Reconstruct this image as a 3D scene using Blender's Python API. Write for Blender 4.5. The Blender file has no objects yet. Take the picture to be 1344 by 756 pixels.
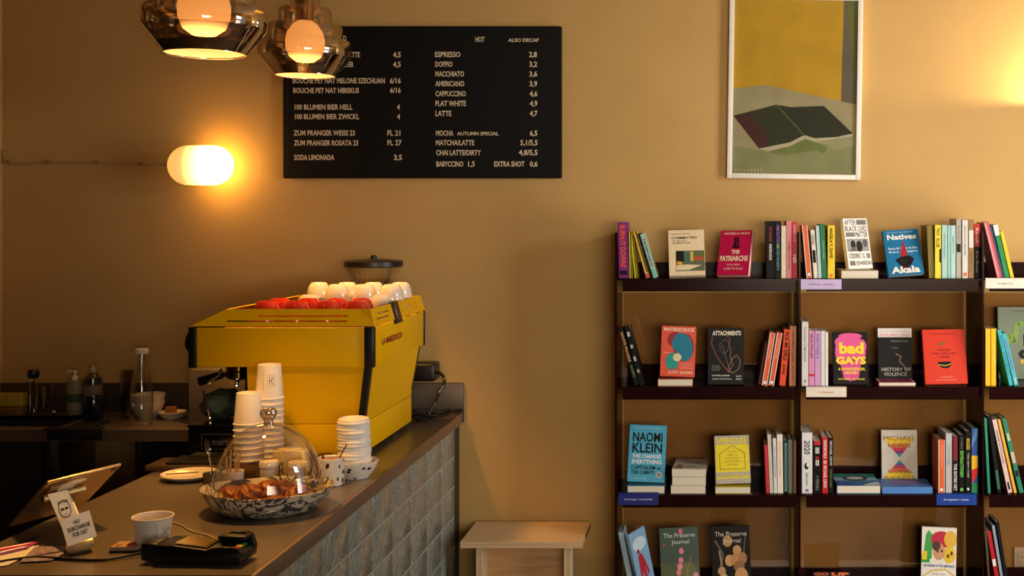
import bpy, bmesh, math, random
from mathutils import Matrix, Vector, Euler, noise
random.seed(7)
C = bpy.context
S = C.scene
COL = S.collection
PI = math.pi
# ------------------------------------------------------------------ camera, world, light, exposure
FPX, CU, CV, CZ = 1550.0, 935.0, 285.0, 1.70      # focal length in pixels, principal point, eye height
cam = bpy.data.cameras.new('camera')
cam.sensor_width = 36.0
cam.lens = FPX / 1344 * 36
cam.shift_x = -(CU - 672) / 1344
cam.shift_y = -(378 - CV) / 1344
cam.clip_start = 0.05
camo = bpy.data.objects.new('camera', cam)
COL.objects.link(camo)
camo.location = (0, 0, CZ)
camo.rotation_euler = (PI / 2, 0, 0)
S.camera = camo
S.view_settings.view_transform = 'Standard'
S.view_settings.look = 'None'
S.view_settings.gamma = 1.0
S.view_settings.use_curve_mapping = False
S.view_settings.exposure = 0.0
S.cycles.use_denoising = True
S.cycles.max_bounces = 10
S.cycles.transparent_max_bounces = 24
S.cycles.sample_clamp_indirect = 6.0
S.cycles.blur_glossy = 0.5
S.cycles.caustics_reflective = False
S.cycles.caustics_refractive = False
W = bpy.data.worlds.new('daylight_sky')
S.world = W
W.use_nodes = True
bg = W.node_tree.nodes['Background']
bg.inputs[0].default_value = (0.75, 0.85, 1.0, 1)
bg.inputs[1].default_value = 0.6


def area(name, loc, rot, sx, sy, power, col):
    l = bpy.data.lights.new(name, 'AREA')
    l.shape = 'RECTANGLE'
    l.size, l.size_y, l.energy, l.color = sx, sy, power, col
    o = bpy.data.objects.new(name, l)
    COL.objects.link(o)
    o.location, o.rotation_euler = loc, rot
    return o


def point(name, loc, power, col, r):
    l = bpy.data.lights.new(name, 'POINT')
    l.energy, l.color, l.shadow_soft_size = power, col, r
    o = bpy.data.objects.new(name, l)
    COL.objects.link(o)
    o.location = loc
    return o


# daylight through the right window, with an added low fill and front fill
WIN_R, LOW_FILL, FRONT_FILL = 13.0, 17.0, 26.0                  # right window daylight, added low fill, added front fill (W)
WALL_LAMP, UPLIGHT, PENDANT = 14.0, 50.0, 66.0           # the room's warm lamps
WARM = (255, 200, 116)
DAY_DIR = math.atan2(.70, -.71)                          # right hand lights turned towards the bookcase, keeping the left wall dark
for nm, z, hgt, pw_ in (('window_daylight_sky', 2.40, .45, WIN_R), ('low_shelf_fill', 1.1, 1.3, LOW_FILL)):  # second, lower area added to brighten the shelf interior
    o = area(nm, (2.46, 2.92, z), (PI / 2, 0, DAY_DIR - PI / 2), .95, hgt, pw_, (1.0, 0.94, 0.85))
    o.data.spread = math.radians(110)
area('front_shelf_fill', (1.25, -1.16, 1.63), (PI / 2, 0, 0), 2.1, .78, FRONT_FILL, (1.0, 0.86, 0.65)).data.spread = math.radians(74)  # added front fill, placed and narrowed to light the shelves


# ------------------------------------------------------------------ helpers
def P(u, v, Y):
    return Vector(((u - CU) / FPX * Y, Y, CZ - (v - CV) / FPX * Y))


def X(u, Y):
    return (u - CU) / FPX * Y


def Z(v, Y):
    return CZ - (v - CV) / FPX * Y


def lin(c):
    return tuple(((x / 255) / 12.92 if x / 255 <= 0.04045 else (((x / 255) + 0.055) / 1.055) ** 2.4) for x in c)


MATS = {}


def nt(m):
    m.use_nodes = True
    return m.node_tree, m.node_tree.nodes, m.node_tree.links


def pm(name, rgb, rough=0.5, metal=0.0, var=0.08, scale=30.0, bump=0.0, bscale=200.0, spec=0.5, coat=0.0, detail=2.0, stretch=None):
    """principled material with a procedural noise on its colour and optional bump (rgb is sRGB 0-255)"""
    if name in MATS:
        return MATS[name]
    m = bpy.data.materials.new(name)
    t, N, L = nt(m)
    b = N['Principled BSDF']
    c = lin(rgb)
    tc = N.new('ShaderNodeTexCoord')
    mp = N.new('ShaderNodeMapping')
    L.new(tc.outputs['Object'], mp.inputs[0])
    if stretch:
        mp.inputs['Scale'].default_value = stretch
    n = N.new('ShaderNodeTexNoise')
    n.inputs['Scale'].default_value = scale
    n.inputs['Detail'].default_value = detail
    L.new(mp.outputs[0], n.inputs['Vector'])
    r = N.new('ShaderNodeValToRGB')
    r.color_ramp.elements[0].position, r.color_ramp.elements[1].position = 0.3, 0.7
    r.color_ramp.elements[0].color = tuple(max(0, x * (1 - var)) for x in c) + (1,)
    r.color_ramp.elements[1].color = tuple(min(1, x * (1 + var)) for x in c) + (1,)
    L.new(n.outputs['Fac'], r.inputs[0])
    L.new(r.outputs[0], b.inputs['Base Color'])
    b.inputs['Roughness'].default_value = rough
    b.inputs['Metallic'].default_value = metal
    b.inputs['Specular IOR Level'].default_value = spec
    b.inputs['Coat Weight'].default_value = coat
    if bump:
        n2 = N.new('ShaderNodeTexNoise')
        n2.inputs['Scale'].default_value = bscale
        n2.inputs['Detail'].default_value = 3
        L.new(mp.outputs[0], n2.inputs['Vector'])
        bp = N.new('ShaderNodeBump')
        bp.inputs['Strength'].default_value = bump
        bp.inputs['Distance'].default_value = 0.002
        L.new(n2.outputs['Fac'], bp.inputs['Height'])
        L.new(bp.outputs[0], b.inputs['Normal'])
    MATS[name] = m
    return m


def ink(rgb, rough=0.45):
    if max(rgb) < 75:      # near-black print stock
        rgb = tuple(int(c * .5) for c in rgb)
        return pm('print_dark_%d_%d_%d' % tuple(rgb), rgb, .5, var=0.05, scale=60, spec=0.14)
    return pm('print_%d_%d_%d' % tuple(rgb), rgb, rough, var=0.05, scale=60, spec=0.25)


def thin_glass(name, tint, refl=0.08, edge=0.6, rough=0.02, gloss=(1, 1, 1)):
    """a thin clear shell: straight-through view with a Fresnel-like reflection"""
    if name in MATS:
        return MATS[name]
    m = bpy.data.materials.new(name)
    t, N, L = nt(m)
    N.remove(N['Principled BSDF'])
    out = N['Material Output']
    tr = N.new('ShaderNodeBsdfTransparent')
    tr.inputs[0].default_value = tuple(tint) + (1,)
    gl = N.new('ShaderNodeBsdfGlossy')
    gl.inputs['Roughness'].default_value = rough
    gl.inputs[0].default_value = tuple(gloss) + (1,)
    lw = N.new('ShaderNodeLayerWeight')
    lw.inputs[0].default_value = 0.35
    mr = N.new('ShaderNodeMapRange')
    mr.inputs['To Min'].default_value = refl
    mr.inputs['To Max'].default_value = edge
    L.new(lw.outputs['Facing'], mr.inputs['Value'])
    mx = N.new('ShaderNodeMixShader')
    L.new(mr.outputs[0], mx.inputs[0])
    L.new(tr.outputs[0], mx.inputs[1])
    L.new(gl.outputs[0], mx.inputs[2])
    L.new(mx.outputs[0], out.inputs[0])
    MATS[name] = m
    return m


def ramp2(N, L, src, stops):
    r = N.new('ShaderNodeValToRGB')
    e = r.color_ramp.elements
    while len(e) < len(stops):
        e.new(0.5)
    for k, (p, c) in enumerate(stops):
        e[k].position = p
        e[k].color = tuple(lin(c)) + (1,)
    L.new(src, r.inputs[0])
    return r


def pattern_mat(name, kind, stops, scale, rough=0.35, dist=6.0, stretch=(1, 1, 1), bump=0.0, coat=0.0, spec=0.5):
    """wave / noise / voronoi patterned surface"""
    if name in MATS:
        return MATS[name]
    m = bpy.data.materials.new(name)
    t, N, L = nt(m)
    b = N['Principled BSDF']
    b.inputs['Roughness'].default_value = rough
    b.inputs['Coat Weight'].default_value = coat
    b.inputs['Specular IOR Level'].default_value = spec
    tc = N.new('ShaderNodeTexCoord')
    mp = N.new('ShaderNodeMapping')
    mp.inputs['Scale'].default_value = stretch
    L.new(tc.outputs['Object'], mp.inputs[0])
    if kind == 'wave':
        n = N.new('ShaderNodeTexWave')
        n.inputs['Scale'].default_value = scale
        n.inputs['Distortion'].default_value = dist
        n.inputs['Detail'].default_value = 2
        n.inputs['Detail Scale'].default_value = 1.2
        src = n.outputs['Fac']
    elif kind == 'voronoi':
        n = N.new('ShaderNodeTexVoronoi')
        n.inputs['Scale'].default_value = scale
        n.inputs['Randomness'].default_value = 1
        src = n.outputs['Distance']
    else:
        n = N.new('ShaderNodeTexNoise')
        n.inputs['Scale'].default_value = scale
        n.inputs['Detail'].default_value = 4
        n.inputs['Distortion'].default_value = dist
        src = n.outputs['Fac']
    L.new(mp.outputs[0], n.inputs['Vector'])
    r = ramp2(N, L, src, stops)
    L.new(r.outputs[0], b.inputs['Base Color'])
    if bump:
        bp = N.new('ShaderNodeBump')
        bp.inputs['Strength'].default_value = bump
        bp.inputs['Distance'].default_value = 0.004
        L.new(src, bp.inputs['Height'])
        L.new(bp.outputs[0], b.inputs['Normal'])
    MATS[name] = m
    return m


def glow(name, rgb, strength):
    if name in MATS:
        return MATS[name]
    m = bpy.data.materials.new(name)
    t, N, L = nt(m)
    b = N['Principled BSDF']
    b.inputs['Base Color'].default_value = (0.85, 0.8, 0.72, 1)
    b.inputs['Roughness'].default_value = 0.3
    b.inputs['Emission Color'].default_value = tuple(lin(rgb)) + (1,)
    b.inputs['Emission Strength'].default_value = strength
    MATS[name] = m
    return m


TXT = {}


def text_mesh(s, bold=0.0):
    k = (s, bold)
    if k in TXT:
        return TXT[k]
    cu = bpy.data.curves.new('lettering', 'FONT')
    cu.body = s
    cu.size = 1
    cu.resolution_u = 2
    cu.offset = bold
    o = bpy.data.objects.new('lettering', cu)
    me = o.to_mesh()
    vs = [v.co.copy() for v in me.vertices]
    fs = [tuple(p.vertices) for p in me.polygons]
    o.to_mesh_clear()
    bpy.data.objects.remove(o)
    bpy.data.curves.remove(cu)
    x0 = min(v.x for v in vs); x1 = max(v.x for v in vs)
    y0 = min(v.y for v in vs); y1 = max(v.y for v in vs)
    TXT[k] = ([((v.x - x0) / (x1 - x0), (v.y - y0) / (y1 - y0)) for v in vs], fs)
    return TXT[k]


class MB:
    """collects shapes, each with its own material, and links them as ONE mesh object"""
    def __init__(s, M=None):
        s.v, s.f, s.mi, s.ms = [], [], [], []
        s.M = M

    def add(s, vs, fs, m, M=None):
        if m not in s.ms:
            s.ms.append(m)
        k = s.ms.index(m)
        o = len(s.v)
        for p in vs:
            p = Vector(p)
            if M is not None:
                p = M @ p
            if s.M is not None:
                p = s.M @ p
            s.v.append(p)
        for f in fs:
            s.f.append(tuple(i + o for i in f))
            s.mi.append(k)
        return s

    def box(s, x0, x1, y0, y1, z0, z1, m, M=None, bev=0.0, seg=2):
        if not bev:
            vs = [(x, y, z) for x in (x0, x1) for y in (y0, y1) for z in (z0, z1)]
            return s.add(vs, [(0, 1, 3, 2), (4, 6, 7, 5), (0, 4, 5, 1), (2, 3, 7, 6), (0, 2, 6, 4), (1, 5, 7, 3)], m, M)
        bm = bmesh.new()
        bmesh.ops.create_cube(bm, size=1)
        for v in bm.verts:
            v.co = Vector(((x0 + x1) / 2 + v.co.x * (x1 - x0), (y0 + y1) / 2 + v.co.y * (y1 - y0), (z0 + z1) / 2 + v.co.z * (z1 - z0)))
        bmesh.ops.bevel(bm, geom=bm.edges[:], offset=bev, segments=seg, profile=0.5, affect='EDGES')
        return s.bm(bm, m, M)

    def bm(s, bm, m, M=None):
        bm.verts.index_update()
        s.add([v.co.copy() for v in bm.verts], [tuple(v.index for v in f.verts) for f in bm.faces], m, M)
        bm.free()
        return s

    def lathe(s, prof, m, M=None, n=40, cx=0, cy=0, cap0=False, cap1=False, sx=1, sy=1):
        vs, fs = [], []
        for r, z in prof:
            for k in range(n):
                a = 2 * PI * k / n
                vs.append((cx + r * sx * math.cos(a), cy + r * sy * math.sin(a), z))
        for j in range(len(prof) - 1):
            for k in range(n):
                a, b = j * n + k, j * n + (k + 1) % n
                fs.append((a, b, b + n, a + n))
        if cap0:
            fs.append(tuple(reversed(range(n))))
        if cap1:
            fs.append(tuple(range((len(prof) - 1) * n, len(prof) * n)))
        return s.add(vs, fs, m, M)

    def tube(s, pts, r, m, M=None, n=8, smooth=True, sub=6):
        pts = [Vector(p) for p in pts]
        if smooth and len(pts) > 2:
            q = []
            for i in range(len(pts) - 1):
                p0 = pts[max(i - 1, 0)]; p1 = pts[i]; p2 = pts[i + 1]; p3 = pts[min(i + 2, len(pts) - 1)]
                for k in range(sub):
                    t = k / sub
                    q.append(0.5 * ((2 * p1) + (p2 - p0) * t + (2 * p0 - 5 * p1 + 4 * p2 - p3) * t * t + (3 * p1 - p0 - 3 * p2 + p3) * t ** 3))
            q.append(pts[-1])
            pts = q
        rs = r if isinstance(r, (list, tuple)) else None
        vs, fs = [], []
        up = Vector((0, 0, 1))
        for i, p in enumerate(pts):
            d = (pts[min(i + 1, len(pts) - 1)] - pts[max(i - 1, 0)]).normalized()
            a = d.cross(up)
            if a.length < 1e-3:
                a = d.cross(Vector((1, 0, 0)))
            a.normalize()
            b = a.cross(d).normalized()
            rr = r if rs is None else rs[0] + (rs[1] - rs[0]) * i / (len(pts) - 1)
            for k in range(n):
                t = 2 * PI * k / n
                vs.append(p + a * rr * math.cos(t) + b * rr * math.sin(t))
        for i in range(len(pts) - 1):
            for k in range(n):
                a, b = i * n + k, i * n + (k + 1) % n
                fs.append((a, b, b + n, a + n))
        fs.append(tuple(reversed(range(n))))
        fs.append(tuple(range((len(pts) - 1) * n, len(pts) * n)))
        return s.add(vs, fs, m, M)

    def poly(s, pts, m, M=None, th=0.0):
        """flat polygon in local XY, optionally thickened along +Z"""
        n = len(pts)
        if not th:
            return s.add([(x, y, 0) for x, y in pts], [tuple(range(n))], m, M)
        vs = [(x, y, 0) for x, y in pts] + [(x, y, th) for x, y in pts]
        fs = [tuple(reversed(range(n))), tuple(range(n, 2 * n))] + [(i, (i + 1) % n, (i + 1) % n + n, i + n) for i in range(n)]
        return s.add(vs, fs, m, M)

    def text(s, t, x0, x1, y0, y1, m, M=None, z=0.0, bold=0.0):
        vs, fs = text_mesh(t, bold)
        return s.add([(x0 + (x1 - x0) * a, y0 + (y1 - y0) * b, z) for a, b in vs], fs, m, M)

    def ball(s, c, r, m, M=None, sub=3, fn=None):
        bm = bmesh.new()
        bmesh.ops.create_icosphere(bm, subdivisions=sub, radius=1)
        r = r if isinstance(r, (tuple, list)) else (r, r, r)
        for v in bm.verts:
            k = fn(v.co) if fn else 1
            v.co = Vector((c[0] + v.co.x * r[0] * k, c[1] + v.co.y * r[1] * k, c[2] + v.co.z * r[2] * k))
        return s.bm(bm, m, M)

    def build(s, name, parent=None, sharp=35, recenter=True):
        me = bpy.data.meshes.new(name)
        off = Vector((0, 0, 0))
        if recenter and parent is None:
            xs = [p.x for p in s.v]; ys = [p.y for p in s.v]; zs = [p.z for p in s.v]
            off = Vector(((min(xs) + max(xs)) / 2, (min(ys) + max(ys)) / 2, min(zs)))
        me.from_pydata([tuple(p - off) for p in s.v], [], s.f)
        for m in s.ms:
            me.materials.append(m)
        me.polygons.foreach_set('material_index', s.mi)
        me.polygons.foreach_set('use_smooth', [True] * len(s.f))
        me.update()
        me.set_sharp_from_angle(angle=math.radians(sharp))
        o = bpy.data.objects.new(name, me)
        COL.objects.link(o)
        o.location = off
        if parent is not None:
            o.parent = parent
        return o


def tag(o, label, cat, group=None):
    o['label'] = label
    o['category'] = cat
    if group:
        o['group'] = group
    return o


def thing(name, label, cat, loc=(0, 0, 0), rot=None, group=None):
    o = bpy.data.objects.new(name, None)
    o.empty_display_size = 0.05
    COL.objects.link(o)
    o.location = loc
    if rot is not None:
        o.rotation_mode = 'QUATERNION'
        o.rotation_quaternion = rot.to_quaternion()
    return tag(o, label, cat, group)


def struct(o):
    o['kind'] = 'structure'
    return o


def dup(o, loc, label=None, group=None):
    r = o.copy()
    COL.objects.link(r)
    r.location = loc
    if label:
        r['label'] = label
    if group:
        r['group'] = group
    for ch in list(o.children):
        c = ch.copy()
        COL.objects.link(c)
        c.parent = r
        for g in list(ch.children):
            d = g.copy()
            COL.objects.link(d)
            d.parent = c
    return r


def frame_M(o, ex, ey):
    """matrix whose local X,Y run along ex,ey from o"""
    ex = Vector(ex).normalized(); ey = Vector(ey).normalized()
    ez = ex.cross(ey).normalized()
    M = Matrix.Identity(4)
    for i in range(3):
        M[i][0], M[i][1], M[i][2], M[i][3] = ex[i], ey[i], ez[i], o[i]
    return M


# ------------------------------------------------------------------ materials
wall_m = pm('ochre_wall_paint', (196, 158, 98), 0.6, var=0.05, scale=3, bump=0.35, bscale=140, spec=0.25, detail=5)
ceil_m = pm('ceiling_paint', (205, 190, 160), 0.9, var=0.02)
floor_m = pm('floor_boards', (84, 60, 42), 0.5, var=0.2, scale=4, stretch=(1, 8, 1))
white_m = pm('white_lacquer', (236, 230, 220), 0.4, var=0.03)
black_m = pm('black_plastic', (14, 13, 13), 0.4, var=0.15)
blackg_m = pm('black_gloss', (10, 9, 9), 0.18, var=0.15)
felt_m = pm('black_letter_board', (13, 11, 11), 0.75, var=0.3, scale=220, spec=0.2)
cream_letter = pm('cream_letters', (222, 205, 176), 0.5, var=0.03)
chrome_m = pm('chrome', (205, 200, 195), 0.1, 1.0, var=0.03)
steel_m = pm('brushed_steel', (140, 134, 126), 0.3, 1.0, var=0.12, scale=14, stretch=(1, 1, 14))
top_m = pm('dark_steel_worktop', (136, 124, 112), 0.34, 0.62, var=0.12, scale=3, stretch=(3, 160, 1), detail=3, bump=.1, bscale=5)
edge_m = pm('dark_steel_edge', (134, 112, 92), 0.42, 0.5, var=0.08)
dark_m = pm('dark_cabinet', (34, 28, 24), 0.5, var=0.15)
yellow_m = pm('yellow_enamel', (242, 186, 0), 0.38, var=0.015, spec=.25)
paper_m = pm('white_paper', (244, 240, 234), 0.6, var=0.03)
page_m = pm('book_pages', (226, 216, 198), 0.8, var=0.07, scale=40, stretch=(1, 1, 30))
porc_m = pm('white_porcelain', (238, 226, 212), 0.12, var=0.02, coat=0.5)
redporc_m = pm('red_porcelain', (208, 52, 28), 0.12, var=0.03, coat=0.5)
shelf_m = pm('smoked_dark_acrylic', (32, 9, 9), 0.2, var=0.2, spec=0.06)
wood_m = pm('oak_plywood', (226, 196, 158), .5, var=.1, scale=14, stretch=(.5, 5, 5), detail=5, bump=.05, bscale=60)
wood_e = pm('plywood_edge', (204, 172, 134), .6, var=.22, scale=6, stretch=(.6, .6, 45), detail=2)
wood_e2 = pm('plywood_upright_edge', (204, 172, 134), .6, var=.2, scale=6, stretch=(45, .6, .6), detail=2)
clear_m = thin_glass('clear_glass', (0.95, 0.95, 0.94), 0.06, 0.75)
smoke_m = thin_glass('smoked_bottle_glass', (0.55, 0.52, 0.42), 0.06, 0.7)
pane_m = thin_glass('picture_glass', (0.97, 0.97, 0.97), 0.03, 0.6)
backp_m = thin_glass('tinted_clear_acrylic', (0.84, 0.77, 0.70), 0.012, 0.4)

# ------------------------------------------------------------------ room
YW, XL, XR, YR, ZC = 4.70, -2.826, 2.54, -1.2, 3.15


def slab(name, m, x0, x1, y0, y1, z0, z1, holes=None):
    b = MB()
    b.box(x0, x1, y0, y1, z0, z1, m)
    return struct(b.build(name, recenter=False))


slab('wall_back', wall_m, XL - .1, XR + .1, YW, YW + .12, 0, ZC)
slab('wall_left', wall_m, XL - .12, XL, 3.95, YW, 0, ZC)
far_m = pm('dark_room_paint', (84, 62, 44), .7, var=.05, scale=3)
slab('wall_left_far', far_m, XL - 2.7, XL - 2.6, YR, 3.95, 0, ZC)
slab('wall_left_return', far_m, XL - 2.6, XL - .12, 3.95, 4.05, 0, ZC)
slab('floor', floor_m, XL - 2.7, XR + .1, YR - .1, YW + .1, -.1, 0)
slab('ceiling', ceil_m, XL - 2.7, XR + .1, YR - .1, YW + .1, ZC, ZC + .1)
wr = MB()
for y0, y1, z0, z1 in ((YR, 2.4, 0, ZC), (3.9, YW, 0, ZC), (2.4, 3.9, 0, .3), (2.4, 3.9, 2.8, ZC)):
    wr.box(XR, XR + .12, y0, y1, z0, z1, wall_m)
struct(wr.build('wall_right', recenter=False))
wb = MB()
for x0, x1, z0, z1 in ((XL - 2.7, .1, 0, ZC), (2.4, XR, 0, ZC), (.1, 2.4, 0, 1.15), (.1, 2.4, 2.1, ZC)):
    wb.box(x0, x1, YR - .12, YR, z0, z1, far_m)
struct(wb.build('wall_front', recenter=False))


def window(name, c, along, w, h):
    """frame and pane in an opening; along = 'x' or 'y'"""
    R = Matrix.Rotation(PI / 2 if along == 'y' else 0, 4, 'Z')
    M = Matrix.Translation(c) @ R
    b = MB(M)
    f = .05
    for x0, x1, z0, z1 in ((-w / 2, -w / 2 + f, 0, h), (w / 2 - f, w / 2, 0, h), (-w / 2, w / 2, 0, f), (-w / 2, w / 2, h - f, h), (-f / 2, f / 2, f, h - f)):
        b.box(x0, x1, -.03, .03, z0, z1, white_m, bev=.004)
    o = struct(b.build(name, recenter=False))
    g = MB(M)
    g.box(-w / 2 + f, w / 2 - f, -.004, .004, f, h - f, clear_m)
    g.build('window_pane', o)


window('window_1', (XR + .07, 3.15, .3), 'y', 1.5, 2.5)
window('fill_window', (1.25, YR - .07, 1.15), 'x', 2.3, .95)  # unseen window added around the front fill light

# ------------------------------------------------------------------ service counter
ZT = 0.925
CXL, CXR, CY0 = -1.70, -0.99, 2.556
brick_m = pattern_mat('wavy_glass_brick', 'noise', [(0.36, (100, 102, 94)), (0.46, (152, 164, 160)), (0.55, (112, 108, 98)), (0.68, (178, 194, 190))], 16, 0.22, 3.0, (1, 1.8, 0.7), 0.15, 0.2)
mpn = brick_m.node_tree.nodes['Mapping']       # streaks run diagonally through the glass
mpn.vector_type = 'TEXTURE'
mpn.inputs['Scale'].default_value = (1, .45, 1.7)
mpn.inputs['Rotation'].default_value = (-.6, 0, 0)
mortar_m = pm('pale_joint', (160, 170, 164), 0.4, var=0.08)
cnt = thing('service_counter', 'long dark steel topped bar counter with glass brick front running to the back wall', 'counter', (-1.34, 3.6, 0))
cnt_M = Matrix.Translation((1.34, -3.6, 0))


def part(name, parent, loc):
    """MB that will be built under a thing whose Empty stands (unrotated) at loc"""
    return MB(Matrix.Translation(-Vector(loc)))


CL = (-1.34, 3.6, 0)
b = part('', cnt, CL)
b.box(CXL, CXR - .012, CY0, YW - .018, ZT - .012, ZT, top_m)
b.box(CXL, CXL + .012, CY0, YW - .42, ZT - .042, ZT - .012, edge_m)
b.box(CXL, CXR, CY0, CY0 + .01, ZT - .042, ZT - .012, edge_m)
b.box(CXR - .0119, CXR, CY0, YW - .018, ZT - .042, ZT, edge_m, bev=.0015)
b.build('worktop', cnt)
b = part('', cnt, CL)
b.box(CXR - .07, CXR - .0165, CY0 + .02, 4.62, .04, ZT - .043, mortar_m)
y = 4.60
while y > CY0 + .04:
    y0 = max(y - .216, CY0 + .03)
    z = ZT - .046
    while z > .06:
        z0 = max(z - .110, .045)
        b.box(CXR - .04, CXR - .014, y0, y, z0, z, brick_m, bev=.004)
        z -= .116
    y -= .222
b.build('glass_brick_front', cnt)
b = part('', cnt, CL)
b.box(CXR - .07, CXR - .012, 4.606, 4.66, .0, ZT - .043, dark_m, bev=.003)
b.box(CXR - .07, CXR - .012, 4.664, YW - .02, .0, ZT - .043, dark_m, bev=.003)
b.build('end_post', cnt)
b = part('', cnt, CL)
b.box(CXL + .03, CXL + .06, CY0 + .02, YW - .42, .0, ZT - .043, dark_m)
b.box(CXL + .06, CXR - .07, CY0 + .02, CY0 + .04, .0, ZT - .043, dark_m)
b.build('cabinet_side', cnt)
b = part('', cnt, CL)
b.box(CXL, CXR + .004, YW - .017, YW - .003, ZT - .04, 1.042, steel_m if False else pm('dull_steel_upstand', (92, 78, 66), 0.4, 0.6, var=0.1, scale=8), bev=.003)
b.build('upstand', cnt)

# ------------------------------------------------------------------ back counter with sink
BL = (-2.25, 4.5, 0)
bc = thing('back_counter', 'dark steel worktop with sink along the back wall at left', 'counter', BL)
y0, y1 = 4.30, YW - .018
sx0, sx1, sy0, sy1 = -2.79, -2.42, 4.37, 4.595
b = part('', bc, BL)
for x0, x1, ya, yb in ((XL + .004, sx0, y0, y1), (sx1, CXL - .003, y0, y1), (sx0, sx1, y0, sy0), (sx0, sx1, sy1, y1)):
    b.box(x0, x1, ya, yb, ZT - .012, ZT, top_m)
b.box(XL + .004, CXL - .003, y0, y0 + .01, ZT - .042, ZT - .012, edge_m)
b.build('worktop', bc)
b = part('', bc, BL)
b.box(sx0, sx1, sy0, sy1, ZT - .2, ZT - .19, steel_m)
for x0, x1, ya, yb in ((sx0 - .003, sx0, sy0, sy1), (sx1, sx1 + .003, sy0, sy1), (sx0, sx1, sy0 - .003, sy0), (sx0, sx1, sy1, sy1 + .003)):
    b.box(x0, x1, ya, yb, ZT - .2, ZT + .002, steel_m)
b.build('sink_basin', bc)
b = part('', bc, BL)
b.box(XL + .004, CXL - .003, YW - .017, YW - .003, ZT - .04, 1.042, MATS['dull_steel_upstand'], bev=.003)
b.build('upstand', bc)
b = part('', bc, BL)
b.box(XL + .01, X(55, 4.33), 4.33, 4.36, .08, ZT - .043, dark_m, bev=.003)
b.build('cabinet_door', bc)
b = part('', bc, BL)
b.box(X(57, 4.33) + .003, X(60, 4.33) + .01, 4.33, 4.66, .0, ZT - .043, steel_m)
b.build('divider', bc)
b = part('', bc, BL)
b.box(X(178, 4.33), X(187, 4.33), 4.325, 4.66, .0, ZT - .043, dark_m, bev=.002)
b.build('divider', bc)
fr = part('', bc, BL)
fr.box(X(188, 4.34), CXL - .02, 4.335, 4.66, .1, ZT - .13, dark_m, bev=.003)
fr.box(X(188, 4.34), CXL - .02, 4.33, 4.345, ZT - .12, ZT - .05, pm('grey_drawer', (58, 54, 50), 0.4, 0.4), bev=.003)
fr.box(X(190, 4.34), CXL - .02, 4.315, 4.33, ZT - .145, ZT - .13, steel_m, bev=.002)
fr.build('drawer_unit', bc)

# ------------------------------------------------------------------ bookcase
YF = 4.40
SZ = [1.470, 1.067, 0.665, 0.262]
UX = [-.3595, .325, 1.0085, 1.690]
KL = (.67, 4.55, 0)
bk = thing('bookcase', 'dark smoked three bay bookcase full of books against the ochre wall', 'bookcase', KL)
for x in UX:
    b = part('', bk, KL)
    b.box(x - .004, x + .004, YF, 4.685, 0, 1.643, shelf_m, bev=.0008, seg=1)
    b.build('side_panel', bk)
for z in SZ:
    for i in range(3):
        x0, x1 = UX[i] + .0045, UX[i + 1] - .0045
        b = part('', bk, KL)
        b.box(x0, x1, YF + .008, 4.665, z - .006, z, shelf_m)
        b.box(x0 + .02, x1 - .012, YF, YF + .007, z - .047, z, shelf_m, bev=.0006, seg=1)
        b.box(x0 + .02, x1 - .012, 4.665, 4.672, z - .006, z + .052, shelf_m, bev=.0006, seg=1)
        b.build('shelf', bk)
for i in range(3):
    b = part('', bk, KL)
    b.box(UX[i] + .008, UX[i + 1] - .008, 4.676, 4.680, .1, 1.40, backp_m)
    b.build('back_panel', bk)


# ------------------------------------------------------------------ books
def art_mesh(b, items, w, h, M, z0=.0006):
    """print on a cover: items in fractions of the cover (x right, y up); M maps the local XY cover plane"""
    z = z0
    for it in items:
        k = it[0]
        if k == 'r':
            _, xa, ya, xb, yb, c = it
            b.add([(xa * w, ya * h, z), (xb * w, ya * h, z), (xb * w, yb * h, z), (xa * w, yb * h, z)], [(0, 1, 2, 3)], ink(c), M)
        elif k == 'p':
            b.add([(x * w, y * h, z) for x, y in it[1]], [tuple(range(len(it[1])))], ink(it[2]), M)
        elif k == 'e':
            _, cx, cy, rx, ry, c = it
            n = 24
            b.add([((cx + rx * math.cos(2 * PI * i / n)) * w, (cy + ry * math.sin(2 * PI * i / n)) * h, z) for i in range(n)], [tuple(range(n))], ink(c), M)
        elif k == 'l':   # polyline stroke
            _, pts, th, c = it
            for (xa, ya), (xb, yb) in zip(pts[:-1], pts[1:]):
                d = Vector(((xb - xa) * w, (yb - ya) * h))
                n_ = Vector((-d.y, d.x)).normalized() * th * w / 2
                b.add([(xa * w + n_.x, ya * h + n_.y, z), (xa * w - n_.x, ya * h - n_.y, z), (xb * w - n_.x, yb * h - n_.y, z), (xb * w + n_.x, yb * h + n_.y, z)], [(3, 2, 1, 0)], ink(c), M)
        elif k == 't':
            _, s_, xa, xb, ya, yb, c = it[:7]
            b.text(s_, xa * w, xb * w, ya * h, yb * h, ink(c), M, z=z, bold=it[7] if len(it) > 7 else 0.015)
        z += .00006


def book_body(parent, w, t, h, cm, spine_front):
    """cover and page block; spine_front: spine at y=0 (x is thickness), else front cover at y=0 (spine on the left)"""
    c = .0016 if t > .008 else .0009
    b = MB()
    g = MB()
    if spine_front:
        d = w
        b.box(0, t, 0, c, 0, h, cm, bev=min(.0012, c * .45), seg=1)
        b.box(0, c, c, d, 0, h, cm)
        b.box(t - c, t, c, d, 0, h, cm)
        g.box(c, t - c, c, d - .002, .0015, h - .0015, page_m)
    else:
        b.box(0, w, 0, c, 0, h, cm, bev=min(.0006, c * .4), seg=1)
        b.box(0, w, t - c, t, 0, h, cm)
        b.box(0, c, c, t - c, 0, h, cm)
        g.box(c, w - .002, c, t - c, .0015, h - .0015, page_m)
    b.build('cover', parent)
    g.build('page_block', parent)


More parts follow.
